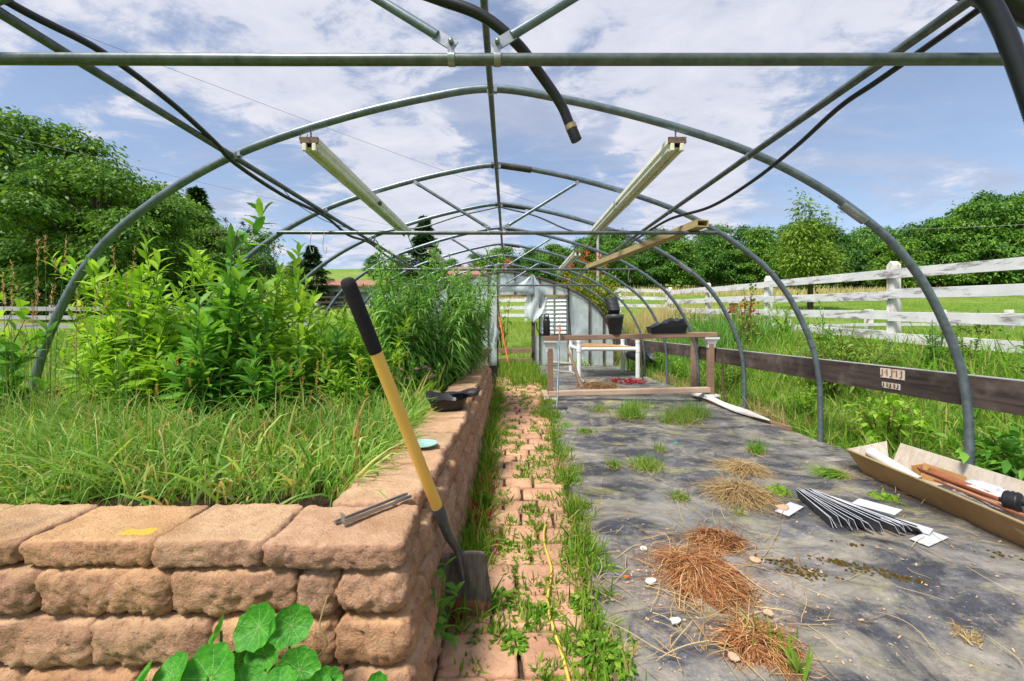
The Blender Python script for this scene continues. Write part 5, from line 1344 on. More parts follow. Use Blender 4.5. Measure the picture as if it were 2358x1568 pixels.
def b_maple():
    l = lobes_rand(3, 30, 4.2, 2.2, 10.8, 1.75, 1.15); return crown_mesh('maple_crown', l, 1250, 38, 0.55, 0.25, 11, 0.26, shell=0.7), M['tree_a'], trunk_mb(9.5, 0.38, l, 3), M['bark']
def b_maple2():
    l = lobes_rand(8, 24, 3.3, 1.8, 8.6, 1.45, 0.95); return crown_mesh('maple_crown', l, 900, 38, 0.50, 0.25, 12, 0.28, shell=0.7), M['tree_a'], trunk_mb(8, 0.34, l, 4), M['bark']
def b_forest(sd_, H):
    def f():
        l = lobes_rand(sd_, 17, 2.5, H * 0.14, H * 0.93, 1.35, 0.75); return crown_mesh('forest_crown', l, 420, 28, 0.60, 0.36, sd_ + 50, 0.32, shell=0.72), M['tree_b'], trunk_mb(H * 0.85, 0.25, l, sd_), M['bark']
    return f
def b_spruce():
    g = np.random.default_rng(5); n = 7000; t = g.random(n) ** 0.75; z = 1.0 + 8.6 * t; a = g.uniform(0, 2 * np.pi, n); rr = 2.5 * (1 - t) ** 0.9 * (0.35 + 0.65 * g.random(n)) * (0.8 + 0.25 * np.sin(z * 5.5))
    P = np.column_stack([rr * np.cos(a), rr * np.sin(a), z - 0.15 * rr]); D = np.column_stack([np.cos(a), np.sin(a), np.full(n, 0.05)]) + g.normal(0, .35, (n, 3))
    V, Fq = leafset(P, D, g.uniform(0.25, 0.5, n), 0.13, 0.25, 'diamond')
    return np_mesh('spruce_crown', V, Fq, False), M['tree_c'], trunk_mb(9.3, 0.2, [], 2), M['bark']
def b_pear():
    l = [(0, 0, 2.4, 1.45, 0.8), (0.9, 0.2, 2.9, 1.15), (-0.9, -0.2, 2.8, 1.2), (0.3, 0.7, 3.7, 1.1), (-0.5, 0.1, 4.1, 0.95), (0.35, -0.2, 4.7, 0.75, 1.5), (-0.2, 0.2, 5.6, 0.42, 2.0), (0.8, 0.1, 4.6, 0.38, 2.2), (-1.2, 0, 4.2, 0.38, 2.0)]
    return crown_mesh('pear_crown', l, 700, 13, 0.22, 0.19, 21, 0.8, 'lance', 0.42, 0.3, 0.35), M['tree_d'], trunk_mb(5.6, 0.13, l, 6), M['bark']
def b_thin():
    g = random.Random(2); l = [(g.uniform(-1.6, 1.6), g.uniform(-1, 1), 3 + 3.6 * g.random(), 0.6) for k in range(10)]
    return crown_mesh('thin_crown', l, 220, 12, 0.3, 0.20, 25, 0.6, 'diamond', 0.5, 0.3, 0.3), M['tree_b'], trunk_mb(5.5, 0.16, l, 7), M['palebark']
tree('maple', 'tallest round maple at the left edge beyond the bed', -28.6, 24.5, 1.02, 0.4, 'big maples on the left', 'maple_tree', b_maple)
tree('maple', 'broad maple in front of the tallest one by the grey fence', -21.8, 21.5, 0.72, 2.1, 'big maples on the left', 'maple_tree')
tree('maple2', 'dark maple right of the tallest with a stepped crown', -25.0, 29.0, 0.94, 1.0, 'big maples on the left', 'maple_tree', b_maple2)
tree('maple2', 'lower spreading maple behind the sloping hoop', -19.6, 27.5, 0.62, 4.2, 'big maples on the left', 'maple_tree')
tree('maple', 'maple at the far left behind the near leafy sprays', -33.5, 27, 0.88, 3.7, 'big maples on the left', 'maple_tree')
tree('spruce', 'dark spruce poking out behind the left maples', -24.4, 32, 1.45, 0.3, None, 'spruce_tree', b_spruce, sz=0.98)
tree('spruce', 'dark spruce rising above the narrow leaved plants', -7.8, 38, 1.25, 1.7, None, 'spruce_tree', sz=0.84)
tree('spruce', 'small dark spruce left of the bungalow roof', -14.9, 31, 0.95, 2.9, None, 'spruce_tree', sz=0.50)
tree('thin', 'half dead pale branched tree right of the maples', -21.2, 31, 1.0, 0.2, None, 'bare_tree', b_thin)
tree('thin', 'sparse leafy tree behind the tall seeding weed', -18.0, 30, 0.95, 2.2, None, 'bare_tree')
tree('pear', 'young pear tree alone in the meadow behind the white fence', 18.5, 25, 1.12, 0.4, None, 'pear_tree', b_pear)
gr_ = 'trees of the far treeline'
fl = 'deciduous tree in the dense dark green treeline beyond the meadow'
g = random.Random(31); kinds = []
for k in range(46):
    px = 1140 + 27.5 * k + g.uniform(-12, 12)
    row = k % 2; y = 56 + 8 * row + g.uniform(-3.5, 3.5)
    if px > 2050: y = 50 + 7 * row + g.uniform(-2, 2)
    want = np.interp(px, [1140, 1300, 1450, 1750, 1850, 2000, 2080, 2150, 2260, 2380], [580, 560, 530, 530, 515, 535, 545, 490, 460, 430]) + g.uniform(-20, 20) + (0 if row else 8)
    x = (px - 1170) * y / F; zb = float(tz(x, y)); H = EYE + (750 - want) * y / F - zb
    kd = 'forest%d' % (k % 3); H0 = (9.0, 10.5, 12.0)[k % 3]
    s = H / H0
    tree(kd, fl, x, y, max(0.82 * s, 0.72), g.uniform(0, 6), gr_, 'forest_tree', b_forest(60 + k % 3, H0), sz=s)
for k in range(12):
    px = 560 + 60 * k; y = 75 + 9 * (k % 2); want = np.interp(px, [560, 760, 880, 960, 1050, 1240], [585, 605, 585, 590, 588, 578]) + g.uniform(-5, 6)
    if 730 < px < 850: continue
    x = (px - 1170) * y / F; zb = float(tz(x, y)); H = max(3.5, EYE + (750 - want) * y / F - zb); H0 = (9.0, 10.5, 12.0)[k % 3]; s = H / H0
    tree('forest%d' % (k % 3), 'small distant tree on the hill behind the house roofs', x, y, max(s, 0.55), g.uniform(0, 6), 'distant trees on the hill', 'forest_tree', None, sz=s)

# ------------------------------------------------------------------ plants
class Plant:
    def __init__(s): s.L = []; s.stems = MB(); s.extra = []
    def stem(s, pts, r0, r1, n=5, seg=6):
        p = spline(pts, n); k = len(p); s.stems.tube(p, [r0 + (r1 - r0) * i / (k - 1) for i in range(k)], seg); return p
    def leaves(s, P, D, L, W, bend, prof, fold=0.25, U=None, twist=0.0): s.L.append(leafset(P, D, L, W, bend, prof, fold, U, twist))
    def build(s, name, label, cat, loc, leafm, stemm, group=None, leafname='leaves'):
        t = thing(name, label, cat, loc, group)
        if s.stems.v: s.stems.build('stem', stemm, t)
        if s.L: V, Fq = merge(s.L); link_mesh(leafname, np_mesh(leafname, V, Fq), leafm, t)
        for nm, sets, m in s.extra:
            V, Fq = merge(sets); link_mesh(nm, np_mesh(nm, V, Fq), m, t)
        return t
def along(path, t):
    n = len(path) - 1; x = np.clip(np.asarray(t) * n, 0, n - 1e-6); i = x.astype(int); f = (x - i)[:, None]
    return path[i] * (1 - f) + path[i + 1] * f
def weed_plant(x, y, z, h, label, leafL=0.17, lw=0.30, n=46, stems=1, mat='weed', prof='lance', seed=0, seedheads=False, group='broad leaved weeds in the bed', name='tall_weed', side=True, tstart=0.05):
    global rng
    g = np.random.default_rng(seed + 100); pl = Plant(); leafL = leafL * 1.25; n = int(n * 1.75); lw = lw * 0.78
    for sidx in range(stems):
        an = g.uniform(0, 6.28); lean = g.uniform(0.03, 0.14) * h; sp = 0.06 if stems > 1 else 0
        bx, by = x + sp * math.cos(an), y + sp * math.sin(an); hh = h * (1 if sidx == 0 else g.uniform(0.65, 0.95))
        path = pl.stem([(bx, by, z - 0.05), (bx + lean * .3 * math.cos(an), by + lean * .3 * math.sin(an), z + hh * 0.4), (bx + lean * math.cos(an), by + lean * math.sin(an), z + hh)], 0.009 * (h / 1.0) ** 0.5, 0.003)
        t = tstart + (1 - tstart) * (np.arange(n) + g.uniform(0, .6, n)) / n; t = np.clip(t, 0, 1)
        a = np.arange(n) * 2.4 + g.normal(0, .3, n); P = along(path, t)
        el = np.interp(t, [0, 0.5, 0.9, 1.0], [0.05, 0.35, 0.7, 1.4]) + g.normal(0, .22, n)
        D = np.column_stack([np.cos(a) * np.cos(el), np.sin(a) * np.cos(el), np.sin(el)])
        L = leafL * np.interp(t, [0, 0.25, 0.6, 1], [1.0, 1.15, 0.9, 0.42]) * g.uniform(0.75, 1.2, n)
        pl.leaves(P, D, L, L * lw * g.uniform(0.85, 1.15, n), g.uniform(0.15, 0.55, n) * np.interp(t, [0, 1], [1.2, .5]), prof, 0.3)
        if side:
            for q in range(int(8 * h)):
                tt = g.uniform(0.25, 0.95); p0 = along(path, np.array([tt]))[0]; a0 = g.uniform(0, 6.28); bl = (0.10 + 0.20 * g.random()) * h ** 0.5
                pth = pl.stem([p0, p0 + np.array([math.cos(a0) * bl * .5, math.sin(a0) * bl * .5, bl * .45]), p0 + np.array([math.cos(a0) * bl * .75, math.sin(a0) * bl * .75, bl * 1.05])], 0.004, 0.002, 4, 5)
                m = 13; t2 = np.linspace(0.2, 1, m); a2 = np.arange(m) * 2.4; P2 = along(pth, t2); el2 = np.interp(t2, [0, 1], [.2, 1.1]) + g.normal(0, .2, m)
                D2 = np.column_stack([np.cos(a2) * np.cos(el2), np.sin(a2) * np.cos(el2), np.sin(el2)]); L2 = leafL * 0.66 * g.uniform(.6, 1.15, m)
                pl.leaves(P2, D2, L2, L2 * lw, 0.3, prof, 0.3)
        if seedheads and sidx == 0:
            tip = along(path, np.array([1.0]))[0]; hd = []
            for q in range(7):
                e_ = tip + np.array([g.normal(0, .09), g.normal(0, .06), g.uniform(0.0, 0.14)]); pl.stem([tip - [0, 0, .06], (tip + e_) / 2 + [0, 0, .01], e_], .002, .0012, 3, 5)
                m = 22; dd_ = norm(g.normal(0, 1, (m, 3)) + [0, 0, .6]); hd.append(leafset(np.tile(e_, (m, 1)), dd_, 0.024, 0.005, .1, 'blade'))
            pl.extra += [('seed_head', [h_], M['purple']) for h_ in hd]
    return pl.build(name, label, 'weed', (x, y, z), M[mat], M['stem'], group)
ZS = 0.47
weed_plant(-1.78, 2.55, ZS, 1.16, 'tallest seeding weed with jagged leaves rising above the bed', 0.24, 0.34, 46, 1, 'weed2', 'toothed', 1, True)
weed_plant(-1.66, 2.68, ZS, 1.02, 'bright bushy weed right behind the tallest one', 0.17, 0.32, 44, 2, 'weed', 'lance', 2)
weed_plant(-1.40, 2.72, ZS, 0.92, 'bushy weed leaning right beside the tallest one', 0.16, 0.30, 40, 2, 'weed', 'lance', 22)
weed_plant(-2.52, 2.52, ZS, 0.98, 'leafy weed crossing the left hoop leg', 0.18, 0.30, 44, 2, 'weed', 'broad', 3)
weed_plant(-2.30, 2.60, ZS, 0.98, 'leafy weed second from the left hoop leg', 0.17, 0.30, 44, 2, 'weed', 'broad', 4)
weed_plant(-2.12, 2.75, ZS, 0.93, 'leafy weed midway between hoop leg and tallest weed', 0.18, 0.32, 42, 2, 'weed', 'broad', 5)
weed_plant(-1.95, 2.55, ZS, 0.72, 'low deep green weed left of the tallest one', 0.17, 0.36, 38, 2, 'weed2', 'broad', 6)
weed_plant(-2.15, 3.2, ZS, 1.08, 'pale topped weed in the second row left of centre', 0.15, 0.30, 44, 2, 'weed', 'lance', 7)
weed_plant(-1.85, 3.3, ZS, 0.95, 'upright weed in the second row behind the tallest', 0.15, 0.28, 44, 2, 'weed', 'lance', 8)
weed_plant(-2.75, 3.2, ZS, 1.0, 'weed in the second row outside the left hoop', 0.16, 0.30, 40, 2, 'weed', 'lance', 9)
weed_plant(-1.25, 3.1, ZS, 0.72, 'low bushy weed between tallest weed and shovel handle', 0.14, 0.28, 44, 3, 'weed', 'lance', 10)
weed_plant(-1.0, 3.0, ZS, 0.48, 'short weed beside the shovel handle', 0.12, 0.30, 36, 3, 'weed2', 'lance', 11)
weed_plant(-2.4, 3.9, ZS, 1.02, 'back row weed under the fence and maples', 0.15, 0.28, 40, 3, 'weed', 'lance', 12)
weed_plant(-1.75, 4.1, ZS, 0.70, 'back row weed left of the bungalow', 0.15, 0.28, 40, 3, 'weed', 'lance', 13)
weed_plant(-2.9, 4.4, ZS, 0.9, 'farthest left back row weed', 0.16, 0.28, 36, 3, 'weed', 'lance', 14)
weed_plant(-2.6, 2.25, ZS, 0.50, 'low weed in the dry grass at the hoop leg', 0.15, 0.36, 26, 2, 'weed2', 'broad', 15)

for k, (x, y, h, lf, mt, pf, lab) in enumerate([(-2.98, 3.05, 0.98, .15, 'weed', 'lance', 'leafy weed just behind the left hoop leg'), (-2.74, 2.85, 0.96, .16, 'weed', 'lance', 'leafy weed hiding the middle of the left hoop leg'), (-2.42, 2.95, 1.0, .15, 'weed', 'lance', 'spiky weed behind the two hoop leg weeds'),
        (-1.98, 2.95, 1.02, .15, 'weed', 'lance', 'spiky topped weed between second row and tallest weed'), (-1.20, 2.62, 0.60, .15, 'weed2', 'lance', 'low weed at the right foot of the tallest one'), (-1.40, 2.40, 0.55, .17, 'weed2', 'toothed', 'jagged low weed in front of the tallest one'),
        (-1.72, 2.35, 0.62, .18, 'weed2', 'toothed', 'jagged broad weed at the left foot of the tallest one'), (-2.2, 2.40, 0.60, .15, 'weed', 'broad', 'low bright weed before the hoop leg weeds'), (-0.95, 2.55, 0.42, .11, 'weed', 'lance', 'short bright weed left of the shovel handle'),
        (-1.30, 3.55, 0.74, .14, 'weed', 'lance', 'bright weed joining tallest weed and drooping plants'), (-1.62, 3.5, 0.78, .14, 'weed', 'lance', 'upright bright weed behind the tallest one to its right'), (-0.98, 3.2, 0.62, .12, 'weed', 'lance', 'bright low weed under the shovel grip')]):
    weed_plant(x, y, ZS, h, lab, lf, 0.29, 42, 3, mt, pf, 60 + k)

def willow_plant(x, y, z, h, label, seed, ns=12, nl=92):
    g = np.random.default_rng(seed + 300); pl = Plant()
    for s_ in range(ns):
        a = g.uniform(0, 6.28); r = g.uniform(0.02, 0.16); hh = h * (1 if s_ == 0 else g.uniform(0.55, 0.97)); ln = g.uniform(0.05, 0.28) * hh
        p = pl.stem([(x + r * math.cos(a) * .5, y + r * math.sin(a) * .5, z - .05), (x + r * math.cos(a), y + r * math.sin(a), z + hh * .5), (x + (r + ln) * math.cos(a), y + (r + ln) * math.sin(a), z + hh)], 0.006, 0.002)
        t = 0.22 + 0.78 * (np.arange(nl) / nl) ** 0.9; P = along(p, t); aa = np.arange(nl) * 2.4 + g.normal(0, .3, nl)
        el = np.interp(t, [0, .8, 1], [0.15, .5, 1.2]) + g.normal(0, .2, nl); D = np.column_stack([np.cos(aa) * np.cos(el), np.sin(aa) * np.cos(el), np.sin(el)])
        L = np.interp(t, [0, .5, 1], [.18, .20, .13]) * g.uniform(.7, 1.25, nl); pl.leaves(P, D, L, 0.0175 * g.uniform(.8, 1.3, nl), g.uniform(.5, 1.05, nl), 'lance', 0.25)
    return pl.build('narrow_leaved_plant', label, 'plant', (x, y, z), M['willow'], M['stem'], 'narrow leaved drooping plants')
for k, (x, y, h, lab) in enumerate([(-0.95, 3.75, 1.18, 'narrow leaved drooping plant nearest the shovel grip'), (-0.72, 4.05, 1.02, 'narrow leaved plant behind the wall divider'), (-1.20, 4.15, 1.30, 'tall narrow leaved plant under the left strip light'),
        (-0.62, 4.55, 1.25, 'narrow leaved plant arching over the path edge'), (-1.0, 4.7, 1.48, 'tallest narrow leaved plant in the middle of the clump'), (-1.55, 4.7, 0.80, 'narrow leaved plant in front of the bungalow'),
        (-0.66, 5.2, 1.38, 'narrow leaved plant arching before the end wall'), (-1.25, 5.5, 1.45, 'narrow leaved plant at the back left of the clump'), (-0.62, 5.9, 1.2, 'rearmost narrow leaved plant by the wall end'), (-1.45, 3.75, 0.72, 'narrow leaved plant just right of the tallest weed'), (-1.9, 4.9, 0.80, 'narrow leaved plant under the far end of the left purlin'), (-1.75, 4.3, 0.70, 'narrow leaved plant left of the bungalow roof'), (-0.50, 4.75, 1.50, 'tallest narrow leaved plant right beside the path'), (-0.44, 5.35, 1.50, 'narrow leaved plant overhanging the wall just before the end wall'), (-1.05, 4.1, 1.42, 'feathery narrow leaved plant in front of the tallest')]):
    willow_plant(x, y, ZS, h, lab, k)
for k, (x, y, h, lab) in enumerate([(-0.78, 3.62, 0.36, 'low leafy plant at the foot of the drooping clump'), (-1.1, 3.55, 0.42, 'low dark plant left of the drooping clump foot'), (-0.60, 4.3, 0.42, 'low plant spilling towards the wall top'), (-0.52, 6.2, 0.60, 'bushy low plant at the end of the wall'), (-0.75, 6.6, 0.75, 'bushy plant behind the wall end')]):
    weed_plant(x, y, ZS if y < 6 else 0.1, h, lab, 0.09, 0.35, 30, 4, 'weed2', 'broad', 40 + k, group='low plants by the wall', name='low_plant')
pk = Plant()
for k in range(9):
    p = np.array([random.uniform(-0.95, -0.62), random.uniform(3.5, 3.62), ZS + random.uniform(0.14, 0.3)]); pk.stem([p - [0, 0, .3], p - [0.01, 0, .1], p], .003, .002, 3, 5)
    m = 14; a = np.arange(m) * 2 * np.pi / m; pk.leaves(np.tile(p, (m, 1)), np.column_stack([np.cos(a), np.sin(a), np.full(m, -.1)]), 0.03, 0.009, .5, 'lance', 0.0)
pk.build('coneflower', 'faded pink coneflowers below the drooping plants', 'flower', (-0.8, 3.55, ZS), M['pink'], M['stem'], leafname='petals')

# near leaf sprays on the left edge, right hand shrubs
def shrub(x, y, z, h, w, label, n, L, lw, mat, seed, prof='broad', name='shrub', cat='shrub', group=None, nst=9, flowers=None, bend=0.4):
    g = np.random.default_rng(seed + 500); pl = Plant(); per = n // nst
    for s_ in range(nst):
        a = g.uniform(0, 6.28); rr = w * math.sqrt(g.random()); hh = h * g.uniform(.6, 1.0) * (1 - 0.35 * (rr / w) ** 2)
        p = pl.stem([(x + rr * .2 * math.cos(a), y + rr * .2 * math.sin(a), z - .08), (x + rr * .6 * math.cos(a), y + rr * .6 * math.sin(a), z + hh * .55), (x + rr * math.cos(a), y + rr * math.sin(a), z + hh)], 0.006 + .004 * h, 0.002)
        t = g.uniform(.2, 1, per); P = along(p, t) + g.normal(0, 0.12 * w + 0.02, (per, 3)) * np.array([1, 1, .6]); P[:, 2] = np.maximum(P[:, 2], z + .02)
        D = norm(P - np.array([x, y, z + h * .35])) + g.normal(0, .55, (per, 3)) + [0, 0, .15]; LL = L * g.uniform(.65, 1.25, per)
        pl.leaves(P, D, LL, LL * lw, g.uniform(.2, .6, per) * bend / .4, prof, .2)
    if flowers:
        fl_ = []
        for k in range(flowers[0]):
            a = g.uniform(0, 6.28); el = g.uniform(.1, 1.4); c = np.array([x + w * 1.05 * math.cos(a) * math.cos(el), y + w * 1.05 * math.sin(a) * math.cos(el), z + h * (.45 + .6 * math.sin(el))])
            m = 16; fl_.append(leafset(c + g.normal(0, flowers[2], (m, 3)), norm(g.normal(0, 1, (m, 3))), flowers[1], flowers[1] * .5, .3, 'broad'))
        pl.extra.append(('blossoms', fl_, flowers[3]))
    return pl.build(name, label, cat, (x, y, z), M[mat], M['darkstem'], group)
shrub(-3.72, 2.75, 0.30, 1.25, 0.42, 'leafy bush poking in at the left edge', 210, 0.15, 0.42, 'weed', 1)
def tzf(x, y): return float(tz(x, y))
shrub(3.25, 2.55, 0.06, 0.42, 0.36, 'dark leafy shrub behind the trough and nearest hoop foot', 420, 0.085, 0.45, 'weed2', 2)
shrub(3.45, 2.15, 0.1, 0.42, 0.3, 'dark leafy shrub at the right edge above the trough', 260, 0.09, 0.45, 'weed2', 3)
shrub(3.28, 3.55, 0.05, 0.52, 0.30, 'pale yellow green weed under the base board', 330, 0.07, 0.5, 'weed', 4, 'round')
shrub(3.9, 4.75, 0.36, 0.72, 0.55, 'yellow green ferny sumac before the fence post', 1500, 0.075, 0.28, 'tree_d', 5, 'lance', nst=16)
shrub(4.5, 4.9, 0.5, 0.55, 0.40, 'smaller ferny sumac at the foot of the fence post', 700, 0.075, 0.28, 'tree_d', 6, 'lance', nst=10)
shrub(4.3, 7.4, 0.6, 0.9, 0.40, 'thin sapling with red tinged leaves before the fence', 130, 0.10, 0.35, 'tree_e', 7, 'lance', nst=10, flowers=(4, .07, .05, M['redblade']))
shrub(4.5, 7.7, 0.65, 1.55, 0.20, 'slim sapling topping the second fence rail', 150, 0.10, 0.38, 'tree_e', 8, 'lance', nst=5)
shrub(2.45, 12.9, 0.3, 3.0, 1.05, 'yellowing trumpet vine with red flowers behind the end wall', 6500, 0.22, 0.24, 'tree_e', 9, 'lance', nst=24, name='trumpet_vine', cat='vine', flowers=(22, .075, .045, M['redflower']))
shrub(-0.15, 13.2, 0.3, 2.9, 0.45, 'leafy growth topping the end wall left of the vine', 300, 0.16, 0.25, 'tree_e', 10, 'lance', nst=8, name='vine_shoot', cat='vine', flowers=(4, .07, .04, M['redflower']))
shrub(9.5, 8.2, 1.0, 0.42, 0.6, 'round weed bush out in the meadow on the right', 500, 0.07, 0.4, 'tree_d', 11)
shrub(1.95, 11.15, 0.0, 0.22, 0.4, 'low weeds sprouting along the end wall foot', 260, 0.07, 0.4, 'weed', 12)
shrub(-0.42, 1.62, 0.0, 0.01, 0.01, 'x', 9, 0.001, 0.4, 'weed', 13) if False else None
gq = random.Random(77)
for k in range(26):
    yq = 2.6 + 0.36 * k + gq.uniform(-.2, .2); xq = gq.uniform(3.25, 4.75)
    weed_plant(xq, yq, tzf(xq, yq), gq.uniform(0.35, 0.72), 'bushy green weed on the bank between base board and fence', gq.uniform(.06, .09), 0.34, 26, 4, ('weed', 'tree_d', 'weed2')[k % 3], ('lance', 'broad')[k % 2], 120 + k, group='weeds on the fence bank', name='bank_weed')
o = lump('compost_heap', (3.5, 9.8, 0.28), (0.55, 0.7, 0.34), 7, M['blackpl'], 'dark heap under black sheeting beyond the far hoops', 'heap', 0.35, 16, flat=0.2)
mb_ = thing('red_birdhouse', 'little red box on a stake at the fence', 'birdhouse', (4.75, 8.6, 0.7))
MB().box((4.75, 8.6, 1.48), (0.12, 0.12, 0.2)).build('box', M['terra'], mb_); MB().box((4.75, 8.6, 1.595), (0.15, 0.15, 0.025)).build('lid', M['slat'], mb_); MB().tube([(4.75, 8.6, 0.6), (4.75, 8.6, 1.36)], 0.02, 8).build('stake', M['darkstem'], mb_)
o = lump('mesh_crate', (3.42, 1.98, 0.12), (0.16, 0.22, 0.34), 9, M['blackpl'], 'black mesh bundle at the right edge behind the trough', 'bundle', 0.3, 14)

# weed growing in front of the shovel blade
pl = Plant()
bx, by = -0.262, 1.375
for k, (lx, ly, hh) in enumerate([(0.03, 0.0, 0.30), (-0.02, 0.03, 0.36), (0.015, -0.03, 0.22), (0.05, .04, .18)]):
    p = pl.stem([(bx + lx * .3, by + ly * .3, 0.0), (bx + lx, by + ly, hh * .5), (bx + lx * 1.6, by + ly * 1.6, hh)], .003, .0015, 4, 5)
    n = 9; t = np.linspace(.2, 1, n); a = np.arange(n) * 2.4 + k; el = np.interp(t, [0, 1], [.1, .9]); L = np.interp(t, [0, .5, 1], [.085, .105, .075])
    pl.leaves(along(p, t), np.column_stack([np.cos(a) * np.cos(el), np.sin(a) * np.cos(el), np.sin(el)]), L, L * .27, .45, 'lance', .25)
pl.build('path_weed', 'leafy weed growing before the shovel blade', 'weed', (bx, by, 0), M['weed2'], M['stem'])

# nasturtium
def nast_mat():
    m = NT('nasturtium_leaf'); at = m.n('ShaderNodeAttribute', attribute_name='leaf_uv'); sp = m.n('ShaderNodeSeparateXYZ'); m.l(at.outputs['Vector'], sp.inputs[0])
    rr = m.math('SQRT', m.math('ADD', m.math('MULTIPLY', sp.outputs[0], sp.outputs[0]), m.math('MULTIPLY', sp.outputs[1], sp.outputs[1])))
    an = m.n('ShaderNodeMath', operation='ARCTAN2'); m.l(sp.outputs[1], an.inputs[0]); m.l(sp.outputs[0], an.inputs[1])
    cs = m.math('ABSOLUTE', m.math('SINE', m.math('MULTIPLY', an.outputs[0], 4.5)))
    vein = m.math('LESS_THAN', m.math('MULTIPLY', cs, rr), 0.045); ctr = m.math('LESS_THAN', rr, 0.06)
    v = m.math('MAXIMUM', m.math('MULTIPLY', vein, m.math('LESS_THAN', rr, 0.85)), ctr)
    f = m.noise(at.outputs['Vector'], 3, 4)
    col = m.ramp(f, [(0.28, (0.030, 0.20, 0.016)), (0.6, (0.075, 0.33, 0.026)), (0.78, (0.20, 0.40, 0.04))])
    col = m.mixc(m.math('MULTIPLY', v, 0.75), col, (0.30, 0.48, 0.16))
    p = m.principled(col, 0.45, 0, 0.35, m.bump(m.noise(at.outputs['Vector'], 5, 5), 0.5, 0.01)); t = m.n('ShaderNodeBsdfTranslucent'); m.l(m.mixc(1.0, col, (1.3, 1.3, .6), 'MULTIPLY'), t.inputs[0])
    x = m.n('ShaderNodeMixShader'); x.inputs[0].default_value = .3; m.l(p.outputs[0], x.inputs[1]); m.l(t.outputs[0], x.inputs[2]); m.l(x.outputs[0], m.out.inputs[0]); return m.m
M['nast'] = nast_mat()
nt_ = thing('nasturtium', 'nasturtium with round green leaves before the stone wall', 'plant', (-0.62, 0.86, 0))
roots = Vector((-0.62, 0.88, 0.02)); stm = MB()
leaves_n = [(595, 1435, .94, .054, (-.1, -.85, .5)), (672, 1432, .95, .050, (.35, -.8, .45)), (610, 1500, .93, .046, (-.2, -.75, .6)), (690, 1535, .92, .052, (.25, -.8, .5)), (482, 1555, .86, .066, (0, -.75, .65)),
            (505, 1445, .93, .042, (-.85, -.35, .4)), (325, 1560, .84, .040, (-.75, -.35, .6)), (395, 1548, .85, .045, (-.35, -.55, .75)), (560, 1575, .87, .045, (.4, -.5, .7)), (750, 1570, .90, .040, (.55, -.6, .5)),
            (875, 1568, .93, .028, (.2, -.8, .4)), (640, 1590, .86, .048, (0, -.6, .8)), (430, 1610, .84, .05, (-.3, -.5, .8)), (540, 1520, .95, .035, (.5, -.7, .3)), (725, 1600, .88, .045, (.3, -.5, .8))]
for k, (px, py, d, r, nrm) in enumerate(leaves_n):
    r *= 0.88; c = Q(px + (px - 600) * -0.02, py + 8, d); n = Vector(nrm).normalized(); u = n.cross(Vector((0, 0, 1))).normalized(); w = n.cross(u); n_r, n_a = 6, 40
    V = [tuple(c)]; UV = [(0, 0, 0)]
    for j in range(1, n_r + 1):
        for i in range(n_a):
            a = 2 * math.pi * i / n_a; t = j / n_r
            rr = r * t * (1 + 0.05 * t * math.cos(4.5 * 2 * (a + .35)) + .05 * t * math.sin(2 * a + k)) * (1.0 - 0.10 * t * (math.cos(a - 1.57) > .97))
            p = c + u * (rr * math.cos(a)) + w * (rr * math.sin(a)) + n * (0.30 * rr * t - .05 * r * math.sin(4.5 * a) * t * t)
            V.append(tuple(p)); UV.append((t * math.cos(a), t * math.sin(a), k))
    fs = [(0, 1 + i, 1 + (i + 1) % n_a) for i in range(n_a)] + [(1 + (j - 1) * n_a + i, 1 + j * n_a + i, 1 + j * n_a + (i + 1) % n_a, 1 + (j - 1) * n_a + (i + 1) % n_a) for j in range(1, n_r) for i in range(n_a)]
    o = MB().add(V, fs, True).build('leaf', M['nast'], nt_); at = o.data.attributes.new('leaf_uv', 'FLOAT_VECTOR', 'POINT'); at.data.foreach_set('vector', np.array(UV, np.float32).ravel())
    stm.tube(spline([roots + Vector((random.uniform(-.1, .1), random.uniform(-.05, .05), 0)), roots.lerp(c, .55) + Vector((random.uniform(-.03, .03), .02, 0)), c - n * .002], 6), .0028, 6)
stm.build('stem', M['stem'], nt_)
# dry vine thread on the wall
o = MB().tube(spline([(-.455, 1.03, .43), (-.47, 1.018, .36), (-.448, 1.01, .32), (-.50, 1.0, .27), (-.56, .99, .22)], 8), .0022, 5).build('dry_tendril', M['straw']); tag(o, 'dry tendril trailing down the wall corner', 'tendril')

# ------------------------------------------------------------------ grass
def scatter(n, region, clump=0.0, ncl=0, z=None):
    """region(n)->x,y arrays"""
    if ncl:
        cx, cy = region(ncl); i = rng.integers(0, ncl, n); x = cx[i] + rng.normal(0, clump, n); y = cy[i] + rng.normal(0, clump, n)
    else: x, y = region(n)
    return x, y
def grass(name, label, x, y, z, Lr, Wr, mat, spread=0.5, bend=(0.15, 0.6), lean=None, cat='grass', prof='blade', fold=0.0, make=True, twist=0.3):
    n = len(x); a = rng.uniform(0, 2 * np.pi, n); s = np.abs(rng.normal(0, spread, n))
    D = np.column_stack([np.cos(a) * s, np.sin(a) * s, np.ones(n)])
    if lean is not None: D[:, :2] += lean
    L = rng.uniform(*Lr, n); W = rng.uniform(*Wr, n); U = np.column_stack([np.cos(a + 1.2), np.sin(a + 1.2), np.full(n, .3)]) + rng.normal(0, .4, (n, 3))
    V, Fq = leafset(np.column_stack([x, y, z]), D, L, W, rng.uniform(*bend, n), prof, fold, U, twist)
    if not make: return V, Fq
    o = link_mesh(name, np_mesh(name, V, Fq), mat); tag(o, label, cat, kind='stuff'); return o
def rect(x0, x1, y0, y1): return lambda n: (rng.uniform(x0, x1, n), rng.uniform(y0, y1, n))
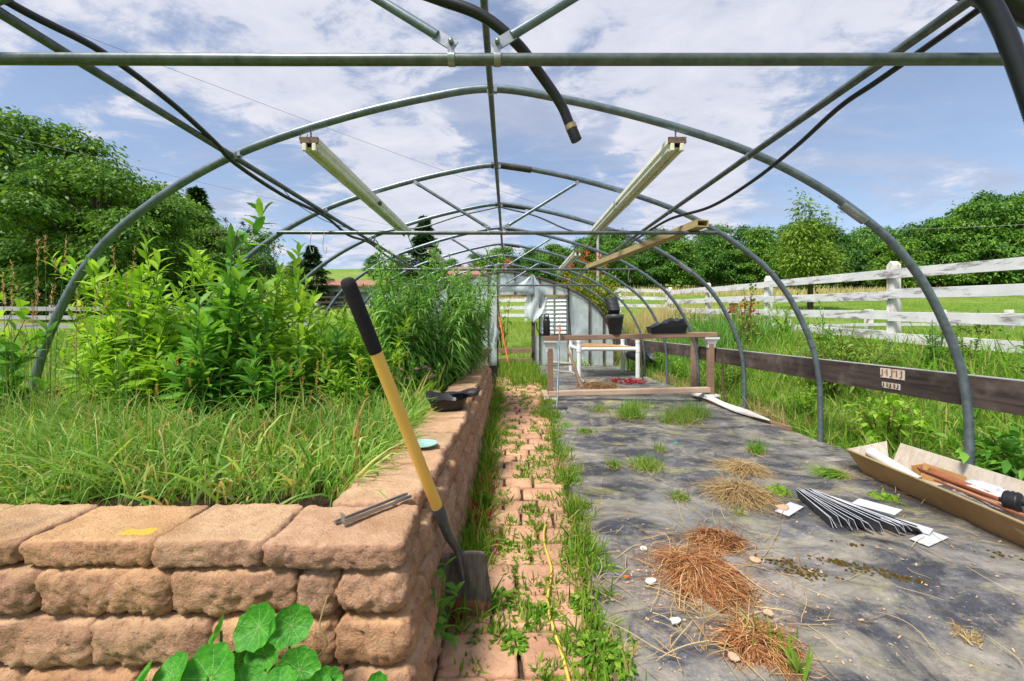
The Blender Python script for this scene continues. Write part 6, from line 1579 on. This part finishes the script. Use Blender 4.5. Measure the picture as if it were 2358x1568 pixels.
# bed grass (front of the raised bed)
def bed_region(n):
    y = 1.36 + 1.5 * rng.random(n) ** 0.9; x = rng.uniform(-3.05, -0.56, n); return x, y
x, y = scatter(10500, bed_region, 0.04, 460); k = (x < -0.54 - 0.06 * rng.random(len(x))) & (y > 1.33)
k &= ~((y < 1.46) & (rng.random(len(x)) < 0.82))
x, y = x[k], y[k]
grass('bed_grass', 'long mixed grass filling the front of the raised bed', x, y, np.full(len(x), ZS), (0.16, 0.48), (0.005, 0.0125), M['bedgrass'], 0.62, (0.25, 1.05), twist=0.6)
x, y = scatter(5000, rect(-3.0, -0.62, 2.6, 6.2)); grass('bed_undergrowth', 'green undergrowth below the tall weeds of the bed', x, y, np.full(len(x), ZS), (0.15, 0.5), (0.008, 0.02), M['grass'], 0.6, (0.2, 0.7))
x, y = scatter(1500, lambda n: (rng.uniform(-3.0, -0.58, n), rng.uniform(1.5, 2.7, n)), .06, 90); k = (x < -0.55) & (y > 1.42); x, y = x[k], y[k]
grass('arching_grass', 'long pale arching blades rising through the bed grass', x, y, np.full(len(x), ZS), (0.38, 0.68), (0.005, 0.010), M['bedgrass'], 0.45, (0.45, 1.1), twist=0.6)
x = rng.uniform(-0.68, -0.57, 520); y = rng.uniform(1.45, 3.2, 520)
grass('arching_grass', 'grass blades spilling over the wall caps on the path side', x, y, np.full(len(x), ZS), (0.20, 0.40), (0.004, 0.008), M['bedgrass'], 0.4, (0.4, 0.9), lean=np.array([0.55, -0.1]), twist=0.5)
gt = random.Random(9); sets = []
for k in range(20):
    cx, cy = gt.uniform(-2.7, -0.7), gt.uniform(1.6, 2.45); n = gt.randint(60, 130)
    sets.append(grass('', '', rng.normal(cx, .035, n), rng.normal(cy, .035, n), np.full(n, ZS), (0.30, gt.uniform(.5, .72)), (0.004, 0.009), None, gt.uniform(.4, .7), (0.35, 1.1), make=False, twist=.5, lean=np.array([gt.uniform(-.3, .3), gt.uniform(-.4, .1)])))
V, Fq = merge(sets); o = link_mesh('clump_grass', np_mesh('clump_grass', V, Fq), M['mixgrass']); tag(o, 'shaggy clumps of tall grass scattered through the bed front', 'grass', kind='stuff')
# fine low arching tuft, left front, hanging grass
x = rng.normal(-1.95, 0.30, 3200); y = rng.normal(1.72, 0.16, 3200); k = (y > 1.34); x, y = x[k], y[k]
grass('arching_grass', 'fine arching yellow green grass at the left front of the bed', x, y, np.full(len(x), ZS), (0.40, 0.74), (0.0028, 0.005), M['bedgrass'], 0.5, (0.4, 0.95), lean=np.array([-0.25, -0.15]))
x = rng.normal(-2.15, 0.22, 420); y = rng.normal(1.95, 0.14, 420)
grass('dry_grass_clump', 'upright tan dry grass clump beside the left hoop leg', x, y, np.full(len(x), ZS), (0.35, 0.62), (0.002, 0.004), M['mixgrass'], 0.35, (0.05, 0.5))
# seed stalks
def stalks(name, label, pts, mat, hr, headL, group=None, lean=0.15, hw=0.008, nb=34):
    pl = Plant(); hd = []
    for (x, y) in pts:
        h = random.uniform(*hr); a = random.uniform(0, 6.28); l = lean * h * random.random()
        tip = np.array([x + l * math.cos(a), y + l * math.sin(a), ZS + h]); pl.stem([(x, y, ZS), (x + .3 * l * math.cos(a), y + .3 * l * math.sin(a), ZS + h * .6), tip], .0016, .0011, 4, 4)
        d = np.array([l * math.cos(a) * .8, l * math.sin(a) * .8, h * .5]); d = d / np.linalg.norm(d); hl = headL * random.uniform(.7, 1.2)
        t = rng.random(nb)[:, None]; P = tip + d * hl * t; hd.append(leafset(P, norm(d * .9 + rng.normal(0, .35, (nb, 3))), hw * 2.2 * rng.uniform(.6, 1.2, nb), hw * .4, .1, 'diamond'))
    pl.extra.append(('seed_heads', hd, mat))
    t = pl.build(name, label, 'grass', (pts[0][0], pts[0][1], ZS), mat, M['stem'], group); t['kind'] = 'stuff'
stalks('seeding_grass', 'tall pinkish seeding grass stalks beside the left hoop leg', [(random.gauss(-2.28, .20), random.gauss(2.12, .12)) for k in range(26)], M['seed'], (0.45, 0.95), 0.16, hw=.010)
stalks('foxtail_grass', 'yellow foxtail heads standing in the bed grass', [(random.uniform(-1.75, -0.62), random.uniform(1.75, 2.9)) for k in range(42)], M['foxtail'], (0.24, 0.46), 0.055, hw=.007, nb=50)
# path weeds
def path_band(n):
    y = 1.0 + 6.3 * rng.random(n) ** 1.3; return np.array([-.235] * n) + np.abs(rng.normal(0, .07, n)) + 0.0 * y, y
sets = []
x, y = scatter(3400, lambda n: (lambda yy: (-0.215 + np.abs(rng.normal(0, .05, n)), yy))(1.5 + 5.5 * rng.random(n) ** 1.2), .03, 130); k = x > -0.245; x, y = x[k], y[k]
sets.append(grass('', '', x, y, np.zeros(len(x)), (0.07, 0.26), (0.004, 0.010), None, .45, (.1, .6), make=False))
tl = np.vectorize(tarp_left)
def edge_r(n):
    yy = 0.95 + 7 * rng.random(n) ** 1.2; return tl(yy) - 0.01 + rng.normal(0, .03, n), yy
x, y = scatter(4200, edge_r, .036, 95); sets.append(grass('', '', x, y, np.zeros(len(x)), (0.04, 0.17), (0.004, 0.010), None, .6, (.1, .6), make=False))
def mid_r(n):
    yy = 0.98 + 7.5 * rng.random(n) ** 1.25; return -0.2 + (tl(yy) + 0.2) * rng.random(n), yy
x, y = scatter(5600, mid_r, .024, 180); sets.append(grass('', '', x, y, np.full(len(x), .005), (0.03, 0.10), (0.005, 0.013), None, .8, (.1, .6), make=False, prof='lance'))
x, y = scatter(2500, rect(-0.2, 0.70, 7.4, 11.2), .06, 110); sets.append(grass('', '', x, y, np.full(len(x), .0), (0.12, 0.38), (0.006, 0.012), None, .4, (.1, .5), make=False))
V, Fq = merge(sets); o = link_mesh('path_grass', np_mesh('path_grass', V, Fq), M['pathgrass']); tag(o, 'green weeds and grass growing between the pavers', 'weeds', kind='stuff')
x, y = scatter(260, lambda n: (-0.2 + np.abs(rng.normal(0, .05, n)), rng.uniform(1.5, 3.2, n)), .02, 24); grass('red_weeds', 'reddened weed blades along the wall foot', x, y, np.zeros(len(x)), (0.08, 0.2), (0.005, 0.01), M['redblade'], .4, (.1, .5), cat='weeds')
x, y = scatter(900, edge_r, .04, 40); grass('edge_straw', 'dry brown blades among the weeds on the left cloth edge', x, y, np.full(len(x), .01), (0.05, 0.16), (0.002, 0.005), M['straw'], .9, (.2, .8))
# low leafy clover at bottom of path edge
for k, (px, py, s, n, lab) in enumerate([(1375, 1520, .075, 260, 'bright leafy clover patch at the cloth edge in front'), (1185, 1500, .03, 90, 'small weed between the two front pavers'), (1150, 1395, .045, 90, 'dark weed beside the shovel tip'), (1420, 1545, .04, 110, 'clover sprig beside the front clover patch'),
                                         (1245, 1420, .025, 50, 'small weed under the yellow hose'), (1165, 1270, .04, 90, 'weed behind the shovel blade'), (1340, 1400, .035, 90, 'weed at the cloth edge near the hose')]):
    p = G(px, py); m = n; a = rng.uniform(0, 6.28, m); r = s * np.sqrt(rng.random(m)); P = np.column_stack([p.x + r * np.cos(a), p.y + r * np.sin(a), .012 + .05 * rng.random(m) * (1 - r / s * .6)])
    plx = Plant(); plx.leaves(P, np.column_stack([np.cos(a), np.sin(a), rng.uniform(.1, .9, m)]), rng.uniform(.018, .036, m), rng.uniform(.012, .02, m), .4, 'round' if k in (0, 3) else 'lance', .15)
    plx.build('clover_patch' if k in (0, 3) else 'small_weed', lab, 'weed', (p.x, p.y, 0), M['pathgrass'], M['stem'])
# tufts on the ground cloth
def tuft(px, py, n, L, label, mat, spread=.5, rad=.03, w=(.003, .006), bend=(.1, .6), lean=None, name='grass_tuft'):
    p = G(px, py); x = rng.normal(p.x, rad, n); y = rng.normal(p.y, rad, n)
    V, Fq = grass('', '', x, y, np.full(n, .015), (L * .5, L), w, None, spread, bend, lean, make=False)
    o = link_mesh(name, np_mesh(name, V, Fq), mat); tag(o, label, 'grass tuft', 'tufts on the ground cloth')
    m_ = max(24, n // 3); P_ = np.column_stack([rng.normal(p.x, rad * 1.3, m_), rng.normal(p.y, rad * 1.3, m_), rng.uniform(.018, .04, m_)]); a_ = rng.uniform(0, 6.28, m_)
    Vs, Fs = leafset(P_, np.column_stack([np.cos(a_), np.sin(a_), rng.uniform(-.05, .5, m_)]), L * rng.uniform(.25, .6, m_), .003, .3, 'fibre', wig=.2); Vs[:, 2] = np.maximum(Vs[:, 2], .02)
    c_ = link_mesh('dry_base', np_mesh('dry_base', Vs, Fs), M['straw'], o); c_['kind'] = 'stuff'; return o
tuft(1450, 965, 420, .34, 'dark green spiky tuft before the frame middle', M['grass'], .6, .07)
tuft(1565, 975, 420, .36, 'green and straw tuft before the frame right end', M['mixgrass'], .55, .10)
tuft(1600, 960, 260, .3, 'thin green tuft close to the frame post', M['grass'], .4, .08)
tuft(1742, 1048, 160, .20, 'lone dark green tuft near the second hoop foot', M['grass'], .4, .025)
tuft(1415, 1082, 110, .13, 'little tuft left of the larger dry centred one', M['mixgrass'], .4, .02)
tuft(1490, 1082, 330, .16, 'half dry tuft in the middle of the ground cloth', M['mixgrass'], .5, .06)
tuft(1520, 1045, 80, .15, 'wispy tuft beside the green bottle caps', M['mixgrass'], .25, .02)
tuft(1350, 1000, 160, .10, 'low yellow green tuft near the cloth edge', M['grass'], .8, .05)
tuft(1300, 985, 120, .10, 'low green tuft beside the broom head', M['grass'], .8, .05)
tuft(1255, 960, 300, .22, 'bushy tuft left of the broom head', M['mixgrass'], .5, .08)
tuft(1562, 1155, 130, .10, 'short green tuft left of the straw', M['mixgrass'], .6, .03)
tuft(1935, 1100, 220, .26, 'flattened green tuft touching the trough', M['grass'], .5, .03, bend=(.3, .7), lean=np.array([-1.6, .1]))
tuft(1770, 1495, 120, .10, 'fresh shoots sprouting from the dark root clump', M['grass'], .4, .04)
tuft(1835, 1560, 26, .17, 'few broad green blades at the front edge', M['grass'], .25, .012, (.006, .010))
tuft(2225, 1478, 60, .05, 'tiny brown tuft alone on the right of the cloth', M['straw'], .8, .02)
tuft(1790, 1140, 90, .09, 'bright spreading weed right of the straw', M['weed'], 1.1, .03, (.012, .02))
tuft(2040, 1155, 70, .07, 'bright low weed before the trough side', M['weed'], 1.1, .04, (.010, .018))
tuft(1700, 1190, 40, .06, 'tiny green sprig in front of the straw', M['grass'], .6, .02)
tuft(1470, 940, 200, .2, 'tuft half hidden behind the dark green spiky one', M['mixgrass'], .5, .10)
tuft(1380, 950, 150, .18, 'slender tuft right of the broom head', M['mixgrass'], .4, .06)
# right slope
def slope_r(n):
    yy = 1.2 + 12 * rng.random(n) ** 1.1; return 3.02 + 2.3 * rng.random(n) ** .9, yy
x, y = scatter(26000, slope_r, .09, 900); k = x > 3.0 ; x, y = x[k], y[k]
grass('slope_grass', 'tall mixed grass on the bank between frame and fence', x, y, tz(x, y), (0.14, 0.42), (0.005, 0.012), M['mixgrass'], .5, (.1, .7))
x, y = scatter(9000, slope_r, .12, 160); k = x > 3.0; x, y = x[k], y[k]
grass('slope_grass', 'lush green grass tufts on the bank below the fence', x, y, tz(x, y), (0.2, 0.5), (0.006, 0.014), M['grass'], .45, (.2, .7))
x, y = scatter(700, lambda n: (3.0 + .1 * rng.random(n), rng.uniform(3.6, 9, n)), .05, 22); grass('edge_straw', 'dry straw tufts along the right cloth edge', x, y, np.full(len(x), .02), (0.2, 0.45), (0.003, 0.006), M['straw'], .5, (.3, .9))
x = rng.normal(4.35, .5, 2600); y = rng.normal(8.6, .7, 2600); grass('tall_reeds', 'tall blue green grass clump behind the black sack', x, y, tz(x, y), (0.45, 0.85), (0.010, 0.018), M['willow'], .3, (.1, .6))
x = rng.normal(5.0, .9, 4200); y = rng.normal(12.5, 1.2, 4200); grass('golden_grass', 'pale golden tall grass behind the far fence post', x, y, tz(x, y), (0.45, 0.95), (0.007, 0.013), M['golden'], .25, (.05, .4))
# meadow beyond the fence
def mead(n):
    yy = 2.5 + 40 * rng.random(n) ** 1.6; xx = 5.3 + (yy * 1.45 + 3 - 5.3) * rng.random(n); return xx, yy
x, y = scatter(42000, mead, .25, 4200); k = (x > 5.25); x, y = x[k], y[k]; sc = np.interp(y, [2, 12, 42], [1, 1.6, 3.6])
V, Fq = grass('', '', x, y, tz(x, y), (0.07, 0.20), (0.006, 0.012), None, .5, (.1, .6), make=False)
Vc = np.repeat(np.column_stack([x, y, tz(x, y)]), 10, axis=0); V = Vc + (V - Vc) * np.column_stack([np.repeat(sc ** .6, 10)] * 2 + [np.repeat(sc ** .4, 10)])
o = link_mesh('meadow_grass', np_mesh('meadow_grass', V, Fq), M['fieldgrass']); tag(o, 'mown meadow grass beyond the white fence', 'grass', kind='stuff')
x = rng.uniform(-2, 75, 9000); y = 46 + rng.normal(0, 1.6, 9000); grass('field_edge_grass', 'pale uncut grass along the foot of the treeline', x, y, tz(x, y), (0.5, 1.2), (0.05, 0.09), M['golden'], .3, (.05, .4))
# back lawn and left lawn
x, y = scatter(12000, rect(-3.5, 5, 11.6, 21.3), .2, 1500); sc = 1.0
grass('back_grass', 'bright grass outside the end door', x, y, tz(x, y), (0.12, 0.32), (0.008, 0.018), M['fieldgrass'], .4, (.1, .6))
def left_r(n):
    yy = 1.5 + 11 * rng.random(n) ** 1.1; return -3.2 - (1.3 * yy + 2) * rng.random(n), yy
x, y = scatter(16000, left_r, .12, 1200); k = x < -3.16; x, y = x[k], y[k]
grass('left_grass', 'rough mixed grass outside the left base board', x, y, tz(x, y), (0.14, 0.42), (0.006, 0.014), M['mixgrass'], .5, (.1, .7))
x, y = scatter(9000, left_r, .2, 260); k = x < -3.16; x, y = x[k], y[k]
grass('left_grass', 'green weeds outside the left base board', x, y, tz(x, y), (0.2, 0.5), (0.012, 0.028), M['grass'], .6, (.2, .7), prof='lance')
